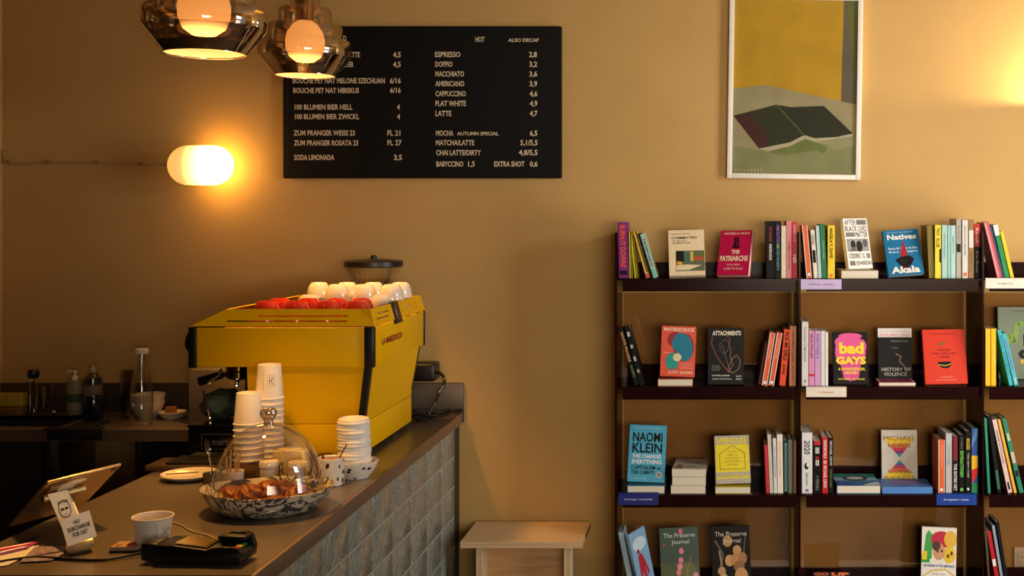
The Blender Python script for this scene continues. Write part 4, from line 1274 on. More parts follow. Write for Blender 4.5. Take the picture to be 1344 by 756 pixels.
b.box(-.002, .006, -.045, .045, -.012, .064, pm('black_clip', (20, 18, 16), .25), Matrix.Translation((ax1 - .004, yc_, zt_ + .0)) @ Matrix.Rotation(-math.atan2(lr, hr), 4, 'Y'), bev=.002)
b.box(-.001, .006, -.012, -.004, .0, .055, steel_m, Matrix.Translation((ax1 - .003, yc_, zt_ + .0)) @ Matrix.Rotation(-math.atan2(lr, hr), 4, 'Y'), bev=.001)
b.build('rail_clip', mc)
b = mpart()
Mt = frame_M((ax1 - .0026, yat(502.5, ax1), Z(453, yat(502.5, ax1))), (0, 1, 0), (0, 0, 1))
b.text('LA MARZOCCO', 0, yat(528.5, ax1) - yat(502.5, ax1), 0, .021, pm('red_logo', (150, 26, 30), .4), Mt, z=.001, bold=.035)
b.build('red_logo', mc)
# knob, groups, steam wand, drip tray
b = mpart()
kx = X(235, YN + .06)
Mk = Matrix.Translation((ax0 + .002, YN + .09, Z(449, YN + .07))) @ Matrix.Rotation(-PI / 2, 4, 'Y')
b.lathe([(.012, 0), (.012, .012), (.032, .014), (.036, .02), (.036, .034), (.03, .04), (1e-4, .041)], blackg_m, Mk, n=28)
b.build('steam_knob', mc)
b = mpart()
b.box(X(322, YN) - .012, X(322, YN), YN + .03, YFR - .05, zseam, zb_ - .001, blackg_m)
b.build('splash_panel', mc)
for i, yy in enumerate((YN + .17, YN + .45)):
    g = mpart()
    gx = ax0 + .09
    g.lathe([(.04, zb_ - .001), (.04, zb_ - .03), (.034, zb_ - .034)], chrome_m, n=28, cx=gx, cy=yy)
    go = g.build('group_head', mc)
    g = mpart()
    g.lathe([(.036, zb_ - .035), (.036, zb_ - .055), (.024, zb_ - .062), (1e-4, zb_ - .063)], chrome_m, n=28, cx=gx, cy=yy)
    g.tube([(gx - .034, yy, zb_ - .045), (gx - .06, yy, zb_ - .047)], .008, chrome_m, smooth=False)
    g.tube([(gx, yy, zb_ - .06), (gx, yy - .012, zb_ - .074), (gx, yy - .014, zb_ - .085)], .007, chrome_m)
    pf = g.build('portafilter', mc)
    g = mpart()
    g.tube([(gx - .052, yy, zb_ - .047), (gx - .075, yy - .004, zb_ - .052), (gx - .125, yy - .01, zb_ - .068)], [.012, .016], blackg_m, n=12)
    g.build('handle', pf)
b = mpart()
ws = P(268, 513, YN + .05)
b.tube([P(291, 484, YN + .05), P(286, 493, YN + .045), P(276, 502, YN + .04), P(268, 511, YN + .04), P(270, 524, YN + .035), P(274, 545, YN + .03), P(275.5, 553, YN + .03)], .0048, chrome_m, n=10)
b.ball(P(275.8, 555.5, YN + .03), .007, chrome_m, sub=2)
b.build('steam_wand', mc)
b = mpart()
dz0, dz1 = Z(594, YN), Z(558, YN)
b.box(X(246, YN), lx0 + .003, YN + .004, YFR - .06, dz0, dz1 - .006, blackg_m, bev=.003)
b.box(X(246, YN) - .003, lx0 + .003, YN + .0, YFR - .056, dz1 - .006, dz1, blackg_m, bev=.002)
dt = b.build('drip_tray', mc)
b = mpart()
Ml = frame_M((X(264, YN), YN + .002, Z(590, YN)), (1, 0, 0), (0, 0, 1))
lw_, lh_ = (325 - 264) * YN / FPX, 20 * YN / FPX
grey_ink = pm('faded_print', (92, 90, 88), .4)
for r4 in ((0, lw_, 0, .0012), (0, lw_, lh_ - .0012, lh_), (0, .0012, 0, lh_), (lw_ - .0012, lw_, 0, lh_)):
    b.box(r4[0], r4[1], r4[2], r4[3], 0, .0006, grey_ink, Ml)
b.text('la marzocco', lw_ * .08, lw_ * .92, lh_ * .28, lh_ * .72, grey_ink, Ml, z=.0008, bold=.0)
b.build('tray_badge', dt)
for fx in (ax0 + .25, xs_m - .05):
    for fy in (YN + .09, YFR - .1):
        b = mpart()
        b.lathe([(.022, ZT + .0006), (.024, ZT + .006), (.016, ZT + .01), (.016, zbase + .001)], steel_m, n=20, cx=fx, cy=fy, cap0=True)
        b.build('foot', mc)

# dark cloth bundled on the drip tray
cl = MB()
cc = P(292, 548, YN + .12)


def crumple(v):
    return 1 + .24 * noise.noise(v * 2.0) + .14 * noise.noise(v * 4.5)


clm = pm('dark_green_cloth', (58, 72, 66), .85, var=.3, scale=20, bump=.4, bscale=90)
cl.ball((cc.x, cc.y, dz1 + .05), (.062, .068, .048), clm, sub=4, fn=crumple)
for i, v in enumerate(cl.v):
    if v.z < dz1 + .0008:
        v.z = dz1 + .0008
tag(cl.build('cloth', sharp=180), 'dark green cloth bundled on the drip tray of the espresso machine', 'cloth')


# ------------------------------------------------------------------ cups on the machine
def cup_profile(r, h):
    out = [(r, 0), (r * 1.0, h * .06), (r * .975, h * .28), (r * .92, h * .52), (r * .83, h * .74), (r * .72, h * .9), (r * .64, h * .955), (r * .6, h), (r * .53, h), (r * .5, h * .965), (1e-4, h * .965)]
    inn = [(max(a - .003, 1e-4), z - .003) for a, z in out[1:6]]
    inn = [(r - .003, 0)] + inn + [(1e-4, h * .9)]
    return list(reversed(inn)) + out


def upcup(name, r, h, m, label, cat, loc, group=None):
    b = MB()
    b.lathe(cup_profile(r, h), m, n=32)
    o = b.build(name, recenter=False)
    o.location = loc
    return tag(o, label, cat, group)


zc0 = zt_ + .0036
hred = .074
c0 = None
for u, y_ in ((350, 3.82), (389, 3.82), (428.5, 3.82), (468, 3.82), (367, 3.94), (405.5, 3.94), (441, 3.94), (474, 3.94)):
    lab = 'red cup upside down in the row nearest the camera on the machine top' if y_ < 3.88 else 'red cup upside down behind the nearest row of red cups on the machine'
    grp = 'front row of red cups on the machine' if y_ < 3.88 else 'second row of red cups on the machine'
    loc = (X(u, y_), y_, zc0)
    if c0 is None:
        c0 = upcup('cup', .0455, hred, redporc_m, lab, 'cup', loc, grp)
    else:
        dup(c0, loc, lab, grp)
w0 = upcup('cup', .041, .077, porc_m, 'low white cup upside down at the left end of the white cups on the machine', 'cup', (X(405.5, 4.07), 4.07, zc0), 'lower white cups on the machine')
u0c = None
for u, y_ in ((500, 4.062),):
    dup(w0, (X(u, y_), y_, zc0), 'low white cup upside down at the right of the last red cup', 'lower white cups on the machine')
for u, y_, lab in ((443, 4.17, 'raised white cup at the left of the nearer row of three stacked white cups'), (478.5, 4.17, 'raised white cup in the middle of the nearer row of three stacked white cups'), (514, 4.17, 'raised white cup at the right of the nearer row of three, by the rail clip'),
                   (418.5, 4.295, 'raised white cup furthest left in the far row on the machine'), (455.5, 4.295, 'second raised white cup from the left in the far row'), (490, 4.295, 'third raised white cup from the left in the far row'), (525.5, 4.295, 'raised white cup furthest right in the far row on the machine')):
    loc = (X(u, y_), y_, zc0)
    dup(w0, loc, 'white cup supporting another upturned white cup on the machine', 'supporting white cups on the machine')
    loc2 = (loc[0], y_, zc0 + .052)
    if u0c is None:
        u0c = upcup('cup', .0425, .056, porc_m, lab, 'cup', loc2, 'raised white cups on the machine')
    else:
        dup(u0c, loc2, lab, 'raised white cups on the machine')

# ------------------------------------------------------------------ grinder behind the machine
gx, gy = X(490.5, 4.535), 4.535
gd = thing('coffee_grinder', 'coffee grinder with clear hopper and black lid behind the espresso machine', 'grinder', (gx, gy, ZT))
b = MB()
b.box(-.09, .09, -.1, .1, .015, .06, black_m, bev=.008)
b.box(-.075, .075, -.085, .09, .06, .40, black_m, bev=.015)
b.lathe([(.06, .40), (.065, .42), (.055, .445)], black_m, n=28, cap1=True)
b.build('body', gd)
b = MB()
b.tube([(0, -.085, .30), (0, -.11, .27), (0, -.115, .22)], .016, chrome_m)
b.build('chute', gd)
zl0, zl1 = Z(350, gy) - ZT, Z(342, gy) - ZT
b = MB()
b.lathe([(.05, .445), (.062, .47), (.098, zl0 - .02), (.104, zl0)], clear_m, n=44)
b.lathe([(.047, .447), (.059, .47), (.09, zl0 - .05)], thin_glass('hopper_inner', (.8, .78, .76), .1, .5), n=44)
hp = b.build('hopper', gd)
b = MB()
b.lathe([(.104, zl0 - .001), (.110, zl0 + .002), (.110, zl1 - .004), (.104, zl1), (.03, zl1 + .006), (.012, zl1 + .007), (.011, zl1 + .018), (.006, zl1 + .021), (1e-4, zl1 + .021)], black_m, n=44, cap0=True)
b.build('hopper_lid', hp)
for sx in (-.07, .07):
    for sy in (-.08, .08):
        b = MB()
        b.lathe([(.014, .0005), (.014, .016)], black_m, n=14, cx=sx, cy=sy, cap0=True)
        b.build('foot', gd)

# power block and cables at the wall
pb = MB()
x0, x1 = X(538, 4.63), X(573, 4.63)
pb.box(x0, x1, 4.60, 4.698, Z(500, 4.63), Z(476, 4.63), black_m, bev=.012, seg=3)
pw_o = tag(pb.build('power_adapter'), 'black power block fixed to the wall beside the yellow machine', 'power adapter')
b = MB()
b.tube([P(571, 489, 4.62), P(578, 490, 4.61), P(583, 497, 4.60), P(582, 506, 4.58), P(576, 517, 4.56), P(570, 530, 4.52), (X(560, 4.5), 4.5, ZT + .012), (X(548, 4.45), 4.45, ZT + .0085)], .006, black_m)
tag(b.build('power_cable'), 'black cable curving down from the power block to the worktop', 'cable')
b = MB()
for k_ in range(3):
    pts = []
    for i in range(22):
        a = i / 21 * 2 * PI * 1.4 + k_ * 1.3
        pts.append((-1.15 + .045 * k_ * .5 + .075 * math.cos(a) + .012 * k_, 4.53 + .055 * math.sin(a * 1.1 + k_), ZT + .006 + .006 * k_ + .004 * math.sin(a * 3 + k_) + .003))
    b.tube(pts, .0042, black_m, n=6, sub=3)
b.tube([(-1.10, 4.60, ZT + .02), (-1.06, 4.64, ZT + .01), (-1.0, 4.655, ZT + .012), (-.985, 4.66, ZT + .014)], .006, black_m)
tag(b.build('cable_tangle'), 'tangle of black cables on the worktop behind the yellow machine', 'cable')

# steel box beside the machine front on the back counter
b = MB()
sx0_, sx1_ = X(244, 4.40), X(300, 4.40)
b.box(sx0_, sx1_, 4.42, 4.66, ZT + .0006, Z(485, 4.42), pm('dull_steel', (150, 138, 124), .35, .35, var=.06), bev=.006)
sbx = tag(b.build('steel_container'), 'brushed steel container on the back counter, half hidden by the machine', 'container')

# board and black mat under the machine front
b = MB()
b.box(X(191, 3.60), -1.46, 3.595, 3.715, ZT + .0006, ZT + .019, pm('brown_board', (92, 72, 46), .5, var=.2, scale=8, stretch=(1, 6, 1)), bev=.003)
tag(b.build('board'), 'thin brown board on the counter corner in front of the drip tray', 'board')
b = MB()
b.box(X(216, 3.60), -1.47, 3.603, 3.712, ZT + .0196, ZT + .027, pm('black_rubber', (12, 12, 12), .7), bev=.003)
tag(b.build('tamping_mat'), 'black rubber mat on the brown board in front of the drip tray', 'mat')
# ------------------------------------------------------------------ things on the bar counter
# wire rack with paper cups
RL = (X(345, 3.6), 3.60, ZT)
rk = thing('wire_rack', 'low black wire rack under the stacks of upturned paper cups', 'rack', RL)
b = MB()
for i in range(8):
    x = -.085 + i * .17 / 7
    b.tube([(x, -.095, .004), (x, -.095, .04), (x, .095, .04), (x, .095, .004)], .0022, black_m, smooth=False, n=6)
for y_ in (-.095, -.03, .03, .095):
    b.tube([(-.085, y_, .0365), (.085, y_, .0365)], .0024, black_m, smooth=False, n=6)
for z_ in (.004, .02):
    b.tube([(-.085, -.095, z_), (.085, -.095, z_), (.085, .095, z_), (-.085, .095, z_), (-.085, -.095, z_)], .0022, black_m, smooth=False, n=6)
b.build('wires', rk)


def paper_cup_mesh(r_top, r_bot, h):
    """upturned: mouth down at z=0, base at z=h"""
    return [(r_bot - .002, h - .012), (r_top - .0012, .001), (r_top - .001, 0), (r_top + .0022, 0), (r_top + .0026, .0022), (r_top + .001, .0044), (r_top, .0046), (r_bot, h - .0015), (r_bot - .0006, h), (r_bot - .002, h), (r_bot - .003, h - .006), (1e-4, h - .006)]


def cup_print(r, h, parent, ang, yc, up=1):
    b = MB()
    grey = pm('cup_print_grey', (140, 134, 130), .5)
    def strip(a0, a1, z0, z1):
        vs, fs = [], []
        n = 5
        for i in range(n + 1):
            a = ang + a0 + (a1 - a0) * i / n
            for z_ in (z0, z1):
                rr = r(z_) + .0004
                vs.append((rr * math.sin(a), -rr * math.cos(a), z_))
        for i in range(n):
            fs.append((2 * i, 2 * i + 2, 2 * i + 3, 2 * i + 1))
        b.add(vs, fs, grey)
    for a0, a1, z0, z1 in ((-.28, -.26, yc - .018, yc + .018), (.26, .28, yc - .018, yc + .018), (-.28, .28, yc + .017, yc + .018), (-.28, .28, yc - .018, yc - .017),
                           (-.16, -.1, yc - .012, yc + .013), (-.1, .02, yc - .001, yc + .002), (.02, .08, yc - .012, yc + .013), (.13, .2, yc - .012, yc - .006), (.13, .2, yc + .004, yc + .012), (-.62, -.6, yc - .03, yc + .03)):
        strip(a0, a1, z0, z1)
    b.build('logo_print', parent)


cup_m = pm('white_card_cup', (232, 224, 214), .55, var=.02)
zk = ZT + .0428


def cup_stack(cx_, cy_, ztop, rt, rb, h, which, ang):
    b = MB()
    b.lathe(paper_cup_mesh(rt, rb, h), cup_m, n=36)
    n = int((ztop - h - zk) / .0165)
    pitch = (ztop - h - zk) / n
    first = None
    for i in range(n + 1):
        loc = (cx_, cy_, zk + pitch * i)
        lab = ('topmost upturned white paper cup of the %s stack' if i == n else 'upturned white paper cup below the topmost of the %s stack') % which
        grp = 'paper cups of the %s stack' % which
        if first is None:
            first = b.build('paper_cup', recenter=False)
            first.location = loc
            tag(first, lab, 'cup', grp)
        else:
            o = dup(first, loc, lab, grp)
    cup_print(lambda z_: rt + (rb - rt) * z_ / h, h, o, ang, h * .55)


cup_stack(X(353.5, 3.62), 3.62, Z(478, 3.62), .041, .034, .104, 'taller', .5)
cup_stack(X(326, 3.565), 3.565, Z(515, 3.565), .0415, .034, .094, 'shorter', -1.2)

# cream carton and small white pots seen through the dome
b = MB()
b.box(-.05, .05, -.03, .03, 0, .075, pm('cream_carton', (206, 188, 140), .6), Matrix.Translation((X(384, 3.56), 3.56, ZT + .0006)), bev=.006)
b.lathe([(.05, 0.075), (.05, .078)], MATS['cream_carton'], Matrix.Translation((X(384, 3.56), 3.56, ZT)), n=4)
tag(b.build('carton'), 'cream coloured carton on the counter behind the glass dome', 'carton')


def pot(u, y_, r, h, label, m=porc_m, lid=True):
    b = MB()
    pr = [(1e-4, .0006), (r * .9, .0006), (r * .96, .004), (r, h * .8), (r, h)]
    if lid:
        pr += [(r * 1.06, h), (r * 1.06, h + .012), (r * 1.0, h + .015), (1e-4, h + .015)]
    else:
        pr += [(r - .003, h), (r - .004, .006), (1e-4, .006)]
    b.lathe(pr, m, Matrix.Translation((X(u, y_), y_, ZT)), n=28)
    return tag(b.build('lidded_pot' if lid else 'pot'), label, 'pot')


pot(353, 3.43, .026, .052, 'small white lidded pot seen through the middle of the glass dome')
pot(391, 3.43, .026, .05, 'small white lidded pot seen through the right side of the glass dome')
pot(306, 3.40, .03, .045, 'open white pot holding wooden sticks behind the glass dome', lid=False)
stick_m = pm('birch_stick', (196, 160, 110), .6, var=.1)
s0 = None
for i, (dx, dy, ax_, ay_) in enumerate(((-.012, 0, -.10, .03), (.0, .008, .06, -.04), (.01, -.004, .14, .02), (-.004, -.01, -.02, -.08))):
    b = MB()
    R = Matrix.Translation((X(306, 3.40) + dx, 3.40 + dy, ZT + .008)) @ Matrix.Rotation(ax_, 4, 'Y') @ Matrix.Rotation(ay_, 4, 'X')
    b.box(-.003, .003, -.0008, .0008, 0, .10, stick_m, R, bev=.0005, seg=1)
    tag(b.build('stirring_stick'), 'wooden stirring stick standing in the open white pot', 'stirring stick', 'wooden stirring sticks')

# cake plate, dome, buns
px_, py_ = X(352, 3.13), 3.13
marble_m = pattern_mat('marbled_glaze', 'noise', [(0.40, (208, 196, 174)), (0.455, (206, 192, 170)), (0.47, (50, 52, 64)), (0.53, (56, 58, 70)), (0.545, (206, 194, 172)), (0.60, (210, 198, 176)), (0.615, (60, 62, 74)), (0.67, (54, 56, 68)), (0.685, (208, 196, 174))], 4.2, .3, 5.0, (1, 1, 1.6), 0, .3)
glaze_in = pm('cream_glaze', (206, 190, 164), .3, var=.04)
b = MB()
rimz = .062
prof = [(1e-4, .004), (.10, .004), (.108, .0006), (.116, .0006), (.135, .012), (.155, .034), (.167, rimz - .004), (.170, rimz), (.167, rimz + .001)]
b.lathe(prof, marble_m, n=64, sy=.93)
b.lathe([(.167, rimz + .001), (.158, rimz - .014), (.145, .030), (.120, .014), (1e-4, .012)], marble_m, n=64, sy=.93)
for v in b.v:
    r_ = math.hypot(v.x, v.y)
    if r_ > .14:
        a = math.atan2(v.y, v.x)
        k_ = (r_ - .14) / .03
        v.z += k_ * (.004 * math.sin(2 * a + .6) + .002 * math.sin(5 * a) + (.004 if v.y < 0 else .011) * -math.sin(a))
pt = b.build('cake_plate', recenter=False)
pt.location = (px_, py_, ZT)
tag(pt, 'shallow dish with navy and cream marbling holding the pastries', 'plate')
dm = thing('cake_dome', 'clear glass dome with knob covering the pastries', 'dome', (px_ + .001, py_, ZT + .0125 + .012))
zt_d = Z(555, py_) - ZT - .0245
b = MB()
dome_p = []
for i in range(26):
    a = PI / 2 * i / 25
    dome_p.append((max(.1435 * math.cos(a) ** .92, .012) if i < 25 else .012, .0 + zt_d * math.sin(a) ** .98))
dome_p = [(.1405, .0)] + [(r_ + 0.0, z_) for r_, z_ in dome_p]
b.lathe(dome_p, clear_m, n=64)
b.lathe([(.1435, .0), (.1455, .001), (.1455, .004), (.1435, .005)], clear_m, n=64)
b.build('dome_glass', dm)
b = MB()
kz = zt_d - .004
b.lathe([(.013, kz - .002), (.012, kz + .006), (.0125, kz + .012), (.020, kz + .022), (.0225, kz + .031), (.02, kz + .039), (.012, kz + .0435), (1e-4, kz + .0445)], thin_glass('knob_glass', (.75, .66, .55), .3, .9, .02), n=32)
b.build('knob', dm)
bun_m = pattern_mat('baked_crust', 'noise', [(0.32, (88, 38, 16)), (0.5, (158, 84, 38)), (0.68, (206, 136, 76))], 30, .5, 1.5, (1, 1, 1), .5)


def bun(dx, dy, r, rz, z, label, sq=.8):
    b = MB()
    def fn(v):
        a = math.atan2(v.y, v.x)
        return 1 + .13 * math.sin(5 * a + 7 * v.z) * (1 - abs(v.z) * .4) + .05 * noise.noise(v * 3 + Vector((dx * 40, dy * 40, 0)))
    b.ball((0, 0, r * sq), (r, r, r * sq), bun_m, sub=4, fn=fn)
    zmin = min(v.z for v in b.v)
    for v in b.v:
        v.z = max(v.z, .1 * r)
    zmin = min(v.z for v in b.v)
    for v in b.v:
        v.z -= zmin
    o = b.build('pastry', sharp=180, recenter=False)
    o.location = (px_ + dx, py_ + dy, ZT + .0128 + z)
    o.rotation_euler = (0, 0, rz)
    return tag(o, label, 'pastry')


bun(-.088, -.02, .036, .3, .0, 'brown knotted pastry furthest left under the glass dome')
bun(-.036, -.035, .038, 1.2, .004, 'round brown pastry left of centre under the glass dome')
bun(.008, -.075, .030, 2.2, .0, 'low pastry at the front centre under the glass dome', .6)
bun(.030, .01, .040, .8, .0, 'pastry right of centre at the back under the glass dome')
bun(.095, -.025, .036, 1.9, .004, 'round pastry furthest right under the glass dome')
bun(.045, -.07, .032, 2.9, .0, 'lower pastry in front of the right hand pastries under the dome', .7)
bun(-.02, .06, .034, .1, .0, 'pastry at the back left under the glass dome')
# saucer with knife, left of the dome
sx_, sy_ = X(249, 3.50), 3.50
sc = MB()
sc.lathe([(1e-4, .003), (.05, .003), (.054, .0006), (.058, .0006), (.078, .010), (.088, .016), (.087, .018), (.06, .008), (1e-4, .006)], porc_m, n=48, sx=.92, sy=.92)
so_ = sc.build('saucer', recenter=False)
so_.location = (sx_, sy_, ZT)
tag(so_, 'pale saucer with a dark knife across it, left of the glass dome', 'saucer')
b = MB()
b.box(-.06, .03, -.003, .003, 0, .0025, black_m, Matrix.Translation((sx_ - .0, sy_ - .012, ZT + .0185)) @ Matrix.Rotation(.35, 4, 'Z'), bev=.001, seg=1)
tag(b.build('knife'), 'thin dark knife lying across the pale saucer', 'knife')
b = MB()
fM = Matrix.Translation((X(277, 3.44), 3.44, ZT + .001))
b.tube([(-.0, 0, .0), (.004, .0, .03), (-.006, -.004, .085)], .002, chrome_m, fM)
for i in range(4):
    b.tube([(-.006, -.004, .083), (-.012 + i * .004, -.005, .09), (-.016 + i * .0045, -.006, .112)], .0011, chrome_m, fM, n=6)
fk = b.build('fork')
fk.location.z += 0
tag(fk, 'steel fork standing upright behind the left side of the dome', 'fork')
b = MB()
b.lathe([(1e-4, .001), (.02, .0006), (.024, .03), (.022, .03), (.018, .004), (1e-4, .004)], steel_m, Matrix.Translation((X(277, 3.44), 3.44, ZT)), n=20)
tag(b.build('cutlery_cup'), 'small steel cup holding the upright fork', 'cup')

# spotted mug with sugar and spoon
spot_m = pattern_mat('spotted_glaze', 'voronoi', [(0.0, (64, 26, 18)), (0.31, (70, 28, 20)), (0.36, (226, 216, 204)), (1.0, (232, 224, 212))], 62, .25, 0, (1, 1, .62), 0, .4)
spot2_m = pattern_mat('spotted_glaze_large', 'voronoi', [(0.0, (60, 22, 18)), (0.27, (66, 26, 20)), (0.32, (228, 220, 208)), (1.0, (234, 226, 214))], 44, .25, 0, (1, 1, 1.5), 0, .4)
gx_, gy_ = X(434.5, 3.42), 3.42
mg = thing('spotted_mug', 'white mug with dark brown spots holding brown sugar beside the dome', 'mug', (gx_, gy_, ZT))
b = MB()
b.lathe([(1e-4, .0006), (.035, .0006), (.0375, .003), (.0375, .078), (.036, .08), (.034, .078), (.034, .006), (1e-4, .005)], spot_m, n=36)
b.build('mug_body', mg)
b = MB()
b.lathe([(.0338, .068), (.022, .074), (1e-4, .077)], pm('brown_sugar', (150, 104, 62), .8, var=.4, scale=160, bump=.6, bscale=220), n=28)
b.build('sugar', mg)
b = MB()
b.tube([(gx_ + .008, gy_, ZT + .03), (gx_ + .022, gy_ + .004, ZT + .075), (gx_ + .043, gy_ + .008, ZT + .115)], .0018, steel_m, smooth=False)
b.ball((gx_ + .006, gy_, ZT + .024), (.008, .006, .011), steel_m, sub=2)
tag(b.build('spoon'), 'thin steel spoon sticking out of the spotted mug', 'spoon')

# bowl with stacked lids
bx_, by_ = X(467, 3.52), 3.52
b = MB()
b.lathe([(1e-4, .002), (.034, .002), (.036, .0006), (.039, .0006), (.04, .004), (.056, .022), (.066, .048), (.066, .051), (.064, .051), (.053, .024), (.036, .009), (1e-4, .008)], spot2_m, n=48)
bo = b.build('spotted_bowl', recenter=False)
bo.location = (bx_, by_, ZT)
tag(bo, 'shallow white bowl with brown spots holding the stack of cup lids', 'bowl')
b = MB()
lid_m = pm('white_lid_plastic', (236, 230, 224), .4, var=.02)
b.lathe([(.044, 0), (.0475, 0), (.0485, .003), (.0475, .0065), (.0455, .008), (.0445, .014), (.0385, .0165), (.037, .0155), (.0365, .012), (1e-4, .012)], lid_m, n=40)
l0 = None
ltop = Z(548, by_)
nl = 17
pitch = (ltop - .0165 - ZT - .012) / (nl - 1)
for i in range(nl):
    off = (.0015 * math.sin(i * 2.1), .0015 * math.cos(i * 1.7))
    loc = (bx_ - .001 + off[0] - .0004 * i, by_ + off[1], ZT + .012 + pitch * i)
    lab = 'topmost white cup lid of the tall stack in the spotted bowl' if i == nl - 1 else 'white cup lid below the topmost in the tall stack in the spotted bowl'
    if l0 is None:
        l0 = b.build('cup_lid', recenter=False)
        l0.location = loc
        tag(l0, lab, 'lid', 'stacked cup lids')
    else:
        dup(l0, loc, lab, 'stacked cup lids')

# small dark tin behind mug
b = MB()
b.lathe([(1e-4, .0006), (.03, .0006), (.03, .05), (.028, .052), (1e-4, .052)], black_m, Matrix.Translation((X(428, 3.60), 3.60, ZT)), n=20)
tag(b.build('dark_tin'), 'small black tin between the spotted mug and the yellow machine', 'tin')

# --- tablet on its stand
A = P(62, 633, 2.80)
AB = Vector((.10, .15, .012))
ex = AB.normalized()
wv = Vector((-.69, .456, -.555))
wv = (wv - ex * wv.dot(ex)).normalized()
nrm = ex.cross(wv).normalized()       # points up, towards the barista
if nrm.z < 0:
    nrm = -nrm
tb = thing('tablet_stand', 'tablet on a pale metal stand seen from its back at the lower left', 'tablet', (-1.5, 2.76, ZT))
TL_ = Vector((-1.5, 2.76, ZT))


def tpart():
    return MB(Matrix.Translation(-TL_))


Mt = Matrix.Identity(4)
for i in range(3):
    Mt[i][0], Mt[i][1], Mt[i][2], Mt[i][3] = ex[i], wv[i], nrm[i], A[i]
alu = pm('tablet_back_metal', (206, 176, 130), .28, .85, var=.03)
b = tpart()
b.box(0, .182, 0, .245, -.003, .004, alu, Mt, bev=.003, seg=3)
b.build('tablet_body', tb)
b = tpart()
b.box(.003, .179, .003, .242, .004, .0055, blackg_m, Mt, bev=.0006, seg=1)
b.build('screen', tb)
b = tpart()
b.lathe([(.0075, -.0035), (.0075, -.0045), (.006, -.0048), (1e-4, -.0048)], blackg_m, Mt, n=18, cx=.168, cy=.016)
b.build('camera_lens', tb)
b = tpart()
b.box(.012, .1, .018, .045, -.012, -.003, alu, Mt, bev=.003)
b.build('clamp_plate', tb)
b = tpart()
b.box(.034, .074, .012, .05, -.0135, -.0122, paper_m, Mt)
b.build('paper_label', tb)
h0 = Mt @ Vector((.002, .052, -.02)); h1 = Mt @ Vector((.102, .052, -.02))
b = tpart()
b.tube([h0, h1], .0095, alu, n=18, smooth=False)
b.build('hinge_bar', tb)
hm = (h0 + h1) / 2
base = Vector((X(108, 2.72), 2.72, ZT))
b = tpart()
side = ex * .0235
pts = [hm + Vector((.0, -.012, -.004)), hm + (base - hm) * .45 + Vector((.0, -.004, .0)), base + Vector((-.004, .0, .03)), base + Vector((0, 0, .012))]
vs = []
for p in pts:
    vs += [p - side, p + side, p + side + Vector((-.003, .003, 0)), p - side + Vector((-.003, .003, 0))]
fs = []
for i in range(len(pts) - 1):
    o_ = 4 * i
    for k_ in range(4):
        fs.append((o_ + k_, o_ + (k_ + 1) % 4, o_ + 4 + (k_ + 1) % 4, o_ + 4 + k_))
fs += [(3, 2, 1, 0), (len(vs) - 4, len(vs) - 3, len(vs) - 2, len(vs) - 1)]
b.add(vs, fs, paper_m)
b.build('arm', tb)
b = tpart()
bd = Vector((.75, .55, .18)).normalized()
b0, b1 = P(96, 722, 2.715), P(120, 713, 2.745)
b0.z = b1.z = ZT + .0165
b.tube([b0 - (b1 - b0) * .25, b1], .0158, pm('pale_brass', (214, 190, 146), .3, .6), n=24, smooth=False)
b.build('base_roll', tb)
# small card on the stand
cr = [P(78.4, 682.5, 2.69), P(118.6, 669.7, 2.745), P(127.5, 704, 2.735), P(88.7, 717.6, 2.685)]
card = thing('sign_card', 'white card about oat milk fixed to the tablet stand', 'sign', cr[3])
exc = (cr[2] - cr[3]); eyc = (cr[0] - cr[3])
wc_, hc_ = exc.length, eyc.length
Mc = frame_M((0, 0, 0), exc, eyc - exc.normalized() * eyc.dot(exc.normalized()))
b = MB()
b.box(0, wc_, 0, hc_, -.001, 0, paper_m, Mc)
b.build('card', card)
b = MB()
for s_, x0, x1, y0, y1 in (('NO', .40, .60, .68, .82), ('SURCHARGE', .14, .90, .46, .62), ('FOR OAT', .26, .76, .24, .40)):
    b.text(s_, x0 * wc_, x1 * wc_, y0 * hc_, y1 * hc_, ink((36, 34, 34)), Mc, z=.0006, bold=.03)
b.build('lettering', card)
# drawn face on the paper strip above the card
g0 = P(92, 661, 2.716)
sk_m = ink((60, 60, 62))
strip = thing('paper_strip', 'white paper strip with a small drawn head above the oat milk card', 'paper', P(76, 690, 2.72))
Ms = frame_M((0, 0, 0), exc, eyc - exc.normalized() * eyc.dot(exc.normalized()))
b = MB()
b.poly([(.006, -.004), (.048, -.008), (.040, .072), (-.002, .076)], paper_m, Ms, th=.0006)
b.build('paper', strip)
b = MB()
n = 22
for i in range(n):
    a0, a1 = 2 * PI * i / n, 2 * PI * (i + 1) / n
    f = lambda a, r: (.0235 + r * .013 * math.cos(a), .030 + r * .019 * math.sin(a) + (.004 if math.sin(a) > 0 else 0))
    b.add([(*f(a0, 1), .001), (*f(a1, 1), .001), (*f(a1, .88), .001), (*f(a0, .88), .001)], [(3, 2, 1, 0)], sk_m, Ms)
for cx_ in (.019, .028):
    b.add([(cx_ - .0038, .030, .0011), (cx_ + .0038, .030, .0011), (cx_ + .003, .0345, .0011), (cx_ - .0038, .035, .0011)], [(0, 1, 2, 3)], sk_m, Ms)
b.add([(.02, .019, .0011), (.028, .020, .0011), (.0275, .0212, .0011), (.02, .0202, .0011)], [(0, 1, 2, 3)], sk_m, Ms)
for k_ in range(4):
    b.add([(.013 + k_ * .006, .046 + .002 * (k_ % 2), .0011), (.015 + k_ * .006, .046, .0011), (.016 + k_ * .006, .052, .0011), (.014 + k_ * .006, .053, .0011)], [(0, 1, 2, 3)], sk_m, Ms)
b.build('drawing', strip)


